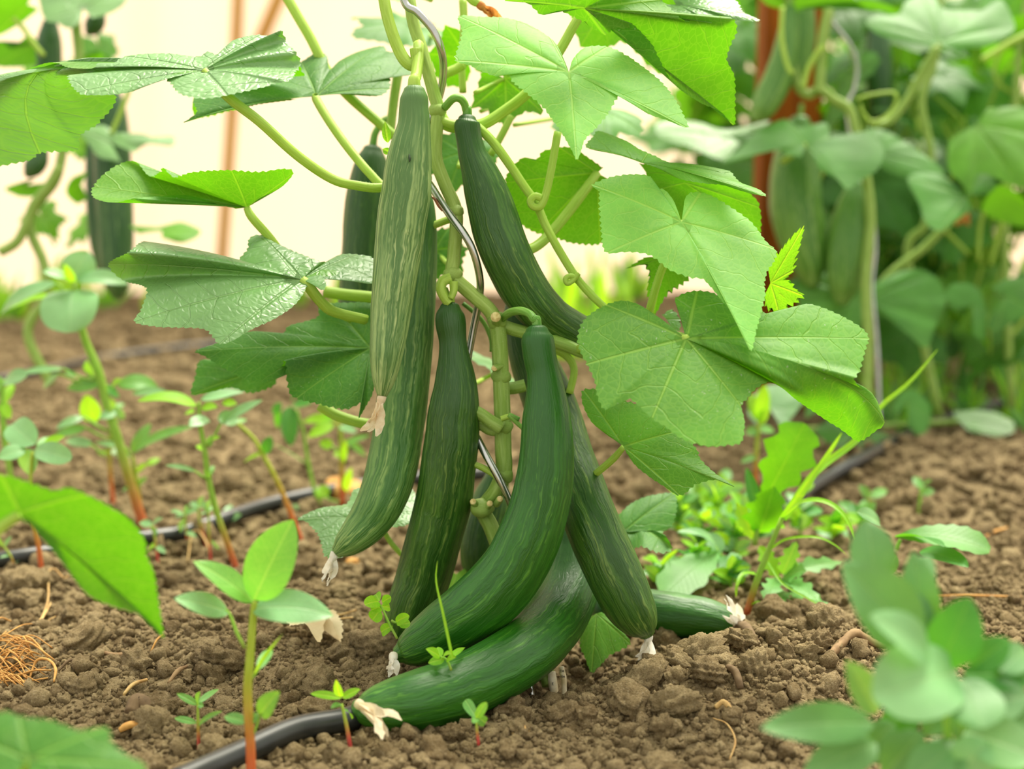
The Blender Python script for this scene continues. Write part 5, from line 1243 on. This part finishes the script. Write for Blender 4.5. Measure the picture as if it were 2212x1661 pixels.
traced(BP2, (1868, 648), 1.9, [(1850, 745), (1790, 722), (1740, 692), (1722, 640), (1728, 600), (1780, 585), (1832, 580), (1866, 612)], g=(0, -.4), veins=(2, 4), mat='leaf_far', seed=107)
traced(BP2, (1872, 648), 1.92, [(1882, 615), (1950, 585), (2012, 590), (2042, 640), (2022, 702), (2000, 752), (1962, 722), (1950, 690), (1905, 678)], g=(0, -.4), veins=(2, 5), mat='leaf_far', seed=108)
BP3 = thing('cucumber_plant', 'blurred cucumber vine at the far right edge of the picture', 'plant', P(2190, 880, 2.05))
bstem(BP3, [(2230, -60), (2200, 130), (2190, 330), (2170, 520), (2185, 880)], 2.05, .006)
bstem(BP3, [(2230, 70), (2190, 88), (2150, 112), (2120, 130)], 1.95, .004, 'tendril', 'petiole')
traced(BP3, (2108, 270), 1.88, [(2050, 300), (2048, 360), (2080, 400), (2098, 420), (2112, 378), (2150, 385), (2200, 402), (2250, 395), (2270, 300), (2220, 235), (2135, 233)], g=(-.2, -.5), veins=(3, 6, 8), mat='leaf', seed=109)
traced(BP3, (2140, 412), 1.9, [(2150, 400), (2180, 404), (2215, 430), (2270, 470), (2220, 490), (2150, 475), (2120, 452)], g=(0, .8), veins=(3,), face='under', mat='leaf_far', seed=110)
traced(BP3, (2100, 660), 1.95, [(2060, 670), (2040, 640), (2060, 612), (2110, 620), (2132, 680), (2122, 735), (2100, 720)], g=(0, -.5), veins=(4,), mat='leaf_far', seed=111)
traced(BP3, (2170, 640), 1.93, [(2140, 620), (2180, 600), (2240, 610), (2250, 680), (2200, 690), (2150, 720), (2130, 700)], g=(0, -.5), veins=(3, 5), mat='leaf_dark', seed=112)
# leaves filling the row behind, sorted onto the three vines
rb = np.random.default_rng(33)
for q in range(210):
    px = rb.uniform(1800, 2290); py = rb.uniform(-60, 760)
    d = rb.uniform(2.05, 2.9)
    if q < 26: px = rb.uniform(1580, 1800); py = rb.uniform(-40, 300); d = rb.uniform(2.5, 3.0)
    if q >= 196: px = rb.uniform(1420, 1640); py = rb.uniform(30, 420); d = rb.uniform(2.4, 2.9)
    if q < 26 and 1630 > px and 90 < py < 250: continue
    a = rb.uniform(-1.3, 1.3); L = rb.uniform(.065, .115)
    O = P(px, py, d)
    tipv = nrm(np.array([math.sin(a), rb.uniform(-.6, .1), -0.75 * abs(math.cos(a)) + rb.normal(0, .2)]))
    par = (BP1, BP2, BP3)[0 if px < 1850 else (1 if px < 2080 else 2)]
    n = (rb.normal(0, .3), rb.uniform(-.9, .5), rb.uniform(.4, 1))
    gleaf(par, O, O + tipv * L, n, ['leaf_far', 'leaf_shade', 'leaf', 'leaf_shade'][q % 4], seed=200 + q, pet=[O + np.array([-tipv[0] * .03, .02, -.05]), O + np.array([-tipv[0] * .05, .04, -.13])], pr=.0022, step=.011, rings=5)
# long stems and fruit stalks in the thicket
for q in range(16):
    px = rb.uniform(1860, 2230); py = rb.uniform(60, 500)
    par = BP2 if px < 2080 else BP3
    bstem(par, [(px, py), (px + rb.normal(0, 25), py + 90), (px + rb.normal(0, 40), py + 190), (px + rb.normal(0, 40), py + 300)], rb.uniform(1.95, 2.3), .003, 'side_shoot', 'petiole')
dry_flower(BP2, P(2065, 425, 2.02), P(2080, 470, 2.0), 5, 'flower_orange', w=.016, name='yellow_blossom')

BGG = 'blurred cucumbers on the vines behind'
cucumber('pale curved young cucumber hanging in front of the timber post', [(1706, 20, 14, 1.84), (1705, 60, 22, 1.84), (1698, 110, 28, 1.84), (1684, 160, 32, 1.84), (1664, 205, 32, 1.84), (1645, 238, 26, 1.84), (1634, 254, 14, 1.84)], 'cuke_young', [(1704, -20, .0)], None, seed=31, group=BGG, seg=28)
cucumber('blurred cucumber hanging high over the middle of the timber post', [(1728, -30, 20, 1.92), (1730, 30, 30, 1.92), (1728, 90, 32, 1.92), (1722, 150, 26, 1.92), (1716, 180, 12, 1.92)], 'cuke_young', [(1728, -60)], None, seed=32, group=BGG, seg=28)
cucumber('long mid-green cucumber before the lower half of the timber post', [(1728, 262, 22, 1.90), (1722, 320, 44, 1.90), (1718, 380, 54, 1.90), (1720, 450, 56, 1.90), (1734, 520, 50, 1.90), (1748, 575, 38, 1.90), (1756, 610, 18, 1.9)], 'cuke_young', [(1732, 225)], None, seed=33, group=BGG, seg=28)
cucumber('mid-green cucumber right of the timber post under the wavy leaf', [(1852, 400, 20, 1.88), (1846, 440, 36, 1.88), (1838, 500, 46, 1.88), (1830, 560, 46, 1.88), (1822, 620, 34, 1.88), (1818, 650, 16, 1.88)], 'cuke_young', [(1856, 370)], None, seed=34, group=BGG, seg=28)
cucumber('dark slim cucumber deep in the thicket right of the steel wire', [(1895, 60, 20, 2.1), (1898, 120, 28, 2.1), (1902, 200, 28, 2.1), (1906, 270, 20, 2.1), (1908, 295, 10, 2.1)], 'cuke_far', None, None, seed=35, group=BGG, seg=24)

v, f, a = tube(PT([(1730, -120), (1772, 0), (1800, 50), (1835, 95), (1852, 140), (1846, 190), (1832, 225), (1838, 300), (1860, 380), (1885, 470), (1890, 540), (1884, 620), (1895, 760), (1900, 930)], 1.90, .0027), sub=8, seg=10)
tag(mk('spiral_stake', v, f, M['metal'], None, a), 'blurred steel spiral stake right of the timber post', 'stake')

# far left vine
BL = thing('cucumber_plant', 'blurred cucumber vine at the far left behind the big folded leaf', 'plant', P(110, 830, 1.75))
bstem(BL, [(150, -60), (165, 60), (170, 140), (150, 230), (135, 330), (120, 390), (90, 430), (65, 470), (70, 510), (95, 570), (100, 640), (60, 720), (110, 830)], 1.75, .006)
bstem(BL, [(0, 545), (35, 525), (55, 490), (75, 440), (110, 395), (130, 360)], 1.73, .006, 'side_shoot')
bstem(BL, [(30, 40), (50, 60), (70, 90), (95, 120)], 1.7, .003, 'tendril', 'petiole')
bstem(BL, [(280, 190), (262, 240), (240, 290)], 1.75, .003, 'side_shoot', 'petiole')
traced(BL, (180, 20), 1.72, [(175, 45), (150, 62), (120, 50), (100, 45), (88, 20), (90, -30), (170, -60), (280, -30), (272, 5), (240, 28), (200, 40)], g=(0, -1.0), veins=(3, 7), mat='leaf_grey', seed=120)
traced(BL, (60, 10), 1.7, [(85, 20), (60, 40), (30, 60), (-10, 75), (-40, 30), (10, -40), (80, -40)], g=(0, .7), veins=(3,), face='under', mat='leaf', seed=121)
traced(BL, (75, 95), 1.72, [(80, 140), (40, 145), (-10, 142), (-30, 110), (0, 88), (25, 105), (60, 75), (85, 90)], g=(0, .7), veins=(2,), face='under', mat='leaf_dark', seed=122)
traced(BL, (240, 310), 1.74, [(262, 350), (215, 340), (190, 310), (172, 280), (220, 270), (250, 285), (312, 290), (345, 305), (376, 292), (375, 316), (320, 312), (290, 330)], g=(0, -.9), veins=(3, 8), mat='leaf_grey', seed=123)
traced(BL, (350, 500), 1.76, [(300, 505), (282, 488), (340, 490), (390, 480), (434, 500), (400, 525), (350, 515)], g=(0, -1.2), veins=(1, 4), mat='leaf', seed=124)
traced(BL, (60, 400), 1.74, [(105, 395), (80, 422), (45, 425), (10, 408), (50, 392), (80, 385)], g=(0, .8), veins=(3,), face='under', mat='leaf_dark', seed=125)
traced(BL, (175, 400), 1.76, [(190, 430), (165, 440), (142, 415), (155, 385), (190, 370)], g=(0, .6), veins=(2,), face='under', mat='leaf', seed=126)
traced(BL, (210, 110), 1.78, [(230, 140), (190, 135), (150, 130), (190, 120), (240, 125), (262, 140)], g=(0, .8), veins=(2,), face='under', mat='leaf', seed=127)
for q in range(9):
    px, py = rb.uniform(-40, 230), rb.uniform(40, 520)
    O = P(px, py, rb.uniform(1.85, 2.05)); tv = nrm(np.array([rb.normal(0, .7), -.2, -.6]))
    gleaf(BL, O, O + tv * rb.uniform(.035, .06), (0, rb.uniform(-.8, .5), .6), ['leaf_far', 'leaf', 'leaf_bright'][q % 3], seed=300 + q, step=.011, rings=5, pet=[O + np.array([.01, .02, -.04])], pr=.002)
cucumber('large dark cucumber of the far left vine, below the folded leaf', [(236, 190, 20, 1.80), (238, 240, 34, 1.80), (242, 320, 40, 1.80), (246, 420, 40, 1.80), (250, 500, 38, 1.80), (252, 570, 34, 1.80), (253, 620, 24, 1.80), (253, 640, 12, 1.8)], 'cuke_far', [(232, 160)], None, seed=36, group=BGG, seg=28)
cucumber('narrow dark cucumber beside the large one of the far left vine', [(200, 300, 12, 1.86), (204, 360, 20, 1.86), (210, 440, 24, 1.86), (218, 520, 24, 1.86), (224, 580, 16, 1.86)], 'cuke_far', None, None, seed=37, group=BGG, seg=24)
cucumber('dark cucumber hanging from the top of the far left vine', [(108, 50, 16, 1.78), (106, 90, 26, 1.78), (105, 150, 28, 1.78), (105, 210, 24, 1.78), (105, 245, 12, 1.78)], 'cuke_far', None, None, seed=38, group=BGG, seg=24)
cucumber('stubby little cucumber hanging under the drooping leaf tip at far left', [(90, 318, 14, 1.74), (82, 345, 22, 1.74), (70, 365, 20, 1.74), (60, 378, 10, 1.74)], 'cuke_far', None, None, seed=39, group=BGG, seg=24)
cucumber('stubby round young cucumber high on the far left vine', [(215, 20, 12, 1.80), (208, 45, 20, 1.80), (198, 62, 18, 1.80), (190, 72, 8, 1.80)], 'cuke_far', None, None, seed=40, group=BGG, seg=24)

# yellowish growth along the foot of the film wall and behind
rf = np.random.default_rng(44)
for q in range(26):
    px = [rf.uniform(-60, 470), rf.uniform(620, 800), rf.uniform(1180, 1420)][0 if q < 18 else (1 if q < 21 else 2)]
    py = rf.uniform(648, 700)
    d = GD(px, py)
    T = thing('wall_weed', 'blurred yellow-green weed along the foot of the film wall', 'weed', P(px, py, d), 'weeds at the foot of the film wall')
    for i in range(7):
        hx, hy = rf.normal(0, 26), rf.uniform(30, 110)
        sleaf(T, P(px + rf.normal(0, 6), py, d), P(px + hx, py - hy, d), rf.uniform(14, 30) * d / FPX, (rf.normal(0, .4), -1, .4), ['weed_bright', 'grass', 'weed'][i % 3], shape=['lance', 'ovate', 'grass'][i % 3], arch=.1, nl=7, nw=1, seed=q * 9 + i)
for q in range(22):
    px = rf.uniform(1880, 2240); py = rf.uniform(850, 945)
    d = GD(px, py)
    T = thing('grass_tuft', 'blurred green tuft of grass under the vines at far right', 'grass', P(px, py, d), 'grass under the vines at far right')
    for i in range(8):
        hx, hy = rf.normal(0, 40), rf.uniform(40, 130)
        sleaf(T, P(px + rf.normal(0, 8), py, d), P(px + hx, py - hy, d), rf.uniform(8, 20) * d / FPX, (rf.normal(0, .4), -1, .4), ['grass', 'weed', 'weed_dark'][i % 3], shape=['grass', 'lance', 'ovate'][i % 3], arch=.12, nl=8, nw=1, seed=q * 9 + i)
# low shadowy vine leaves on the ground at right
LW = thing('cucumber_plant', 'low vine runner with dull leaves lying on the soil beyond the grass at right', 'plant', P(1850, 985, 1.95))
bstem(LW, [(1700, 930), (1800, 925), (1900, 920), (2000, 915), (2150, 905)], 1.98, .004)
traced(LW, (1850, 955), 1.9, [(1790, 1000), (1770, 965), (1800, 935), (1880, 930), (1930, 945), (1955, 985), (1900, 1000), (1840, 1002)], g=(0, -1.0), veins=(1, 5), mat='leaf_dark', seed=130, tooth=.004)
traced(LW, (1960, 870), 1.95, [(1930, 900), (1935, 860), (1970, 840), (2005, 870), (2010, 910), (1990, 945), (1960, 920)], g=(0, -.5), veins=(4,), mat='leaf_far', seed=131)
traced(LW, (2060, 900), 1.95, [(2060, 890), (2120, 885), (2175, 900), (2192, 930), (2150, 942), (2090, 930)], g=(0, -1.2), veins=(3,), mat='leaf_grey', seed=132)
traced(LW, (1660, 880), 1.75, [(1640, 925), (1615, 890), (1640, 840), (1690, 830), (1745, 850), (1720, 890), (1690, 930)], g=(0, -.9), veins=(3, 5), mat='weed_pale', seed=133)
traced(LW, (1780, 880), 1.85, [(1740, 905), (1745, 870), (1790, 850), (1850, 870), (1840, 905), (1790, 915)], g=(0, -.9), veins=(3,), mat='leaf_dark', seed=134)
traced(LW, (1830, 940), 1.85, [(1790, 960), (1760, 930), (1800, 905), (1850, 915), (1870, 950)], g=(0, -.9), veins=(3,), mat='leaf_dark', seed=135)

# ------------------------------------------------------------------ litter on the soil
def strand(T, pts, r, mat, name='strand', dz=.003):
    rows = []
    for p in pts:
        g = G(p[0], p[1]); rows.append([g[0], g[1], gz(g[0], g[1]) + dz + (p[2] if len(p) > 2 else 0), r])
    v, f, a = tube(rows, sub=5, seg=6)
    return mk(name, v, f, M[mat], T, a)


def litter(label, nm, cat, pts, r, mat, dz=.004):
    rows = []
    for k, p in enumerate(pts):
        g = G(p[0], p[1]); rr = r * (0.75 if k in (0, len(pts) - 1) else 1)
        rows.append([g[0], g[1], gz(g[0], g[1]) + dz + (p[2] if len(p) > 2 else 0), rr])
    v, f, a = tube(rows, sub=6, seg=8)
    v = v + 0.12 * r * np.sin(v * 900)
    return tag(mk(nm, v, f, M[mat], None, a), label, cat)


T = thing('straw_clump', 'heap of orange dry straw on the soil at the left edge', 'straw', G(30, 1470))
rs = np.random.default_rng(3)
for q in range(60):
    x0, y0 = rs.uniform(-50, 40), rs.uniform(1405, 1500)
    x1, y1 = x0 + rs.uniform(30, 95), y0 + rs.normal(0, 14) + (15 if q % 3 else -20)
    strand(T, [(x0, y0, .002 + .008 * rs.random()), ((x0 + x1) / 2 + rs.normal(0, 4), (y0 + y1) / 2, .004 + .010 * rs.random()), (x1, y1, .002)], .0003 + .0005 * rs.random(), 'straw')
litter('curled dry straw beside the straw heap', 'straw_curl', 'straw', [(62, 1475), (80, 1462, .006), (105, 1465, .008), (122, 1485, .006), (118, 1505)], .0011, 'straw')
T = thing('dry_root', 'forked pale dry root lying below the drooping blurred leaf', 'root', G(78, 1368))
strand(T, [(76, 1372), (92, 1345, .004), (104, 1316, .006), (106, 1290, .008), (104, 1268, .006), (120, 1261, .006), (138, 1266), (152, 1262)], .0009, 'root')
strand(T, [(80, 1372), (98, 1342, .004), (110, 1316, .004)], .0009, 'root')
strand(T, [(94, 1352), (118, 1344, .003), (140, 1335)], .0006, 'root')
litter('brown curved stick on the soil under the drooping leaf tip', 'stick', 'stick', [(225, 1420), (250, 1428, .003), (280, 1432, .003), (305, 1428)], .0022, 'twig')
litter('short pinkish stick on the soil at lower left', 'stick', 'stick', [(268, 1520), (290, 1503, .004), (318, 1488)], .0016, 'root')
litter('grey twig on the soil left of the brown curved stick', 'stick', 'stick', [(128, 1470), (150, 1460, .003), (172, 1450)], .0012, 'chip')
litter('curved tan twig on the mound at right by the blurred weed', 'stick', 'stick', [(1788, 1418), (1810, 1402, .004), (1845, 1394, .006), (1885, 1398, .004), (1915, 1404)], .0034, 'twig')
litter('thin pale rootlet curving on the soil at the lower right', 'rootlet', 'root', [(1540, 1572), (1570, 1590, .003), (1588, 1615, .003), (1576, 1645)], .0006, 'root')
litter('dark bark piece standing in the right soil', 'bark_chip', 'bark', [(1572, 1460), (1588, 1480, .004), (1600, 1500)], .003, 'chip')
litter('reddish bark lump below the tip of the half-buried cucumber', 'bark_chip', 'bark', [(1590, 1368), (1608, 1378, .003), (1632, 1392)], .0045, 'chip')
litter('orange husk on the soil in the bottom left', 'husk', 'husk', [(258, 1592), (285, 1588, .004), (318, 1585)], .0026, 'straw')
litter('flat grey-brown wood chip at lower left', 'bark_chip', 'bark', [(282, 1565), (300, 1550, .006), (325, 1560)], .006, 'chip')
litter('pale straw bit right of the drooping leaf tip', 'straw_bit', 'straw', [(326, 1416), (340, 1406, .002), (352, 1398)], .0009, 'straw')
litter('brown twig slanting on the soil at centre left', 'stick', 'stick', [(365, 1495), (385, 1480, .003), (405, 1462)], .0018, 'twig')
litter('pale husk scrap on the right soil', 'husk', 'husk', [(1545, 1560), (1562, 1556, .003), (1580, 1562)], .0022, 'root')
litter('tan stalk piece on the far right soil', 'straw_bit', 'straw', [(2010, 1310), (2090, 1312, .003), (2205, 1315)], .0012, 'straw')
litter('long dry stalk lying on the right soil', 'straw_bit', 'straw', [(2100, 1190), (2140, 1172, .005), (2175, 1150)], .0016, 'straw')
litter('arched dry rootlet in front of the left drip pipe', 'rootlet', 'root', [(405, 1208), (415, 1180, .012), (430, 1178, .014), (448, 1195, .01), (455, 1215)], .0009, 'root')

T = thing('dry_leaf', 'crumpled cream dry leaf lying on the soil left of the cucumbers', 'dry leaf', G(660, 1400))
gp = lambda x, y, z: (lambda g: np.array([g[0], g[1], gz(g[0], g[1]) + z]))(G(x, y))
outl = [(a_, b_, c_ + .008) for a_, b_, c_ in [(575, 1342, .012), (600, 1345, .016), (620, 1368, .010), (650, 1372, .018), (690, 1385, .010), (725, 1378, .018), (742, 1398, .010), (735, 1412, .004), (710, 1400, .014), (690, 1424, .003), (660, 1410, .010), (630, 1400, .004), (610, 1385, .010), (590, 1365, .004), (572, 1352, .006)]]
leaf_core('blade', T, gp(655, 1392, .018), [gp(*p) for p in outl], [None] * len(outl), [4, 9], 'dryleaf', wave=.12, bulge=.02, seed=5, rings=6)
strand(T, [(646, 1372, .008), (670, 1362, .01), (700, 1345, .012), (730, 1338, .008), (770, 1333, .006)], .0009, 'root', 'stalk')
strand(T, [(668, 1380, .008), (678, 1362, .01), (700, 1347, .012)], .0009, 'root', 'stalk')
strand(T, [(715, 1385, .012), (735, 1362, .012), (762, 1345, .008)], .0008, 'root', 'stalk')
for nm, lab, px, py, r, mt in (('stone', 'sandy yellow stone behind the curved cucumber blossom end', 742, 1075, 42, 'straw'), ('pebble', 'rosy pebble on the soil below the curved cucumber tip', 762, 1222, 12, 'straw'), ('pebble', 'tan pebble on the soil in front right of the lowest cucumber', 1118, 1590, 20, 'root')):
    g = G(px, py); d = depth_of(g); r = r * d / FPX
    v0, f0 = ico(3)
    tag(mk(nm, lumpy(v0, np.random.default_rng(px), .18) * np.array([r * 1.2, r, r * .8]) + np.array([g[0], g[1], gz(g[0], g[1]) + r * .4]), f0, M[mt], None), lab, nm)
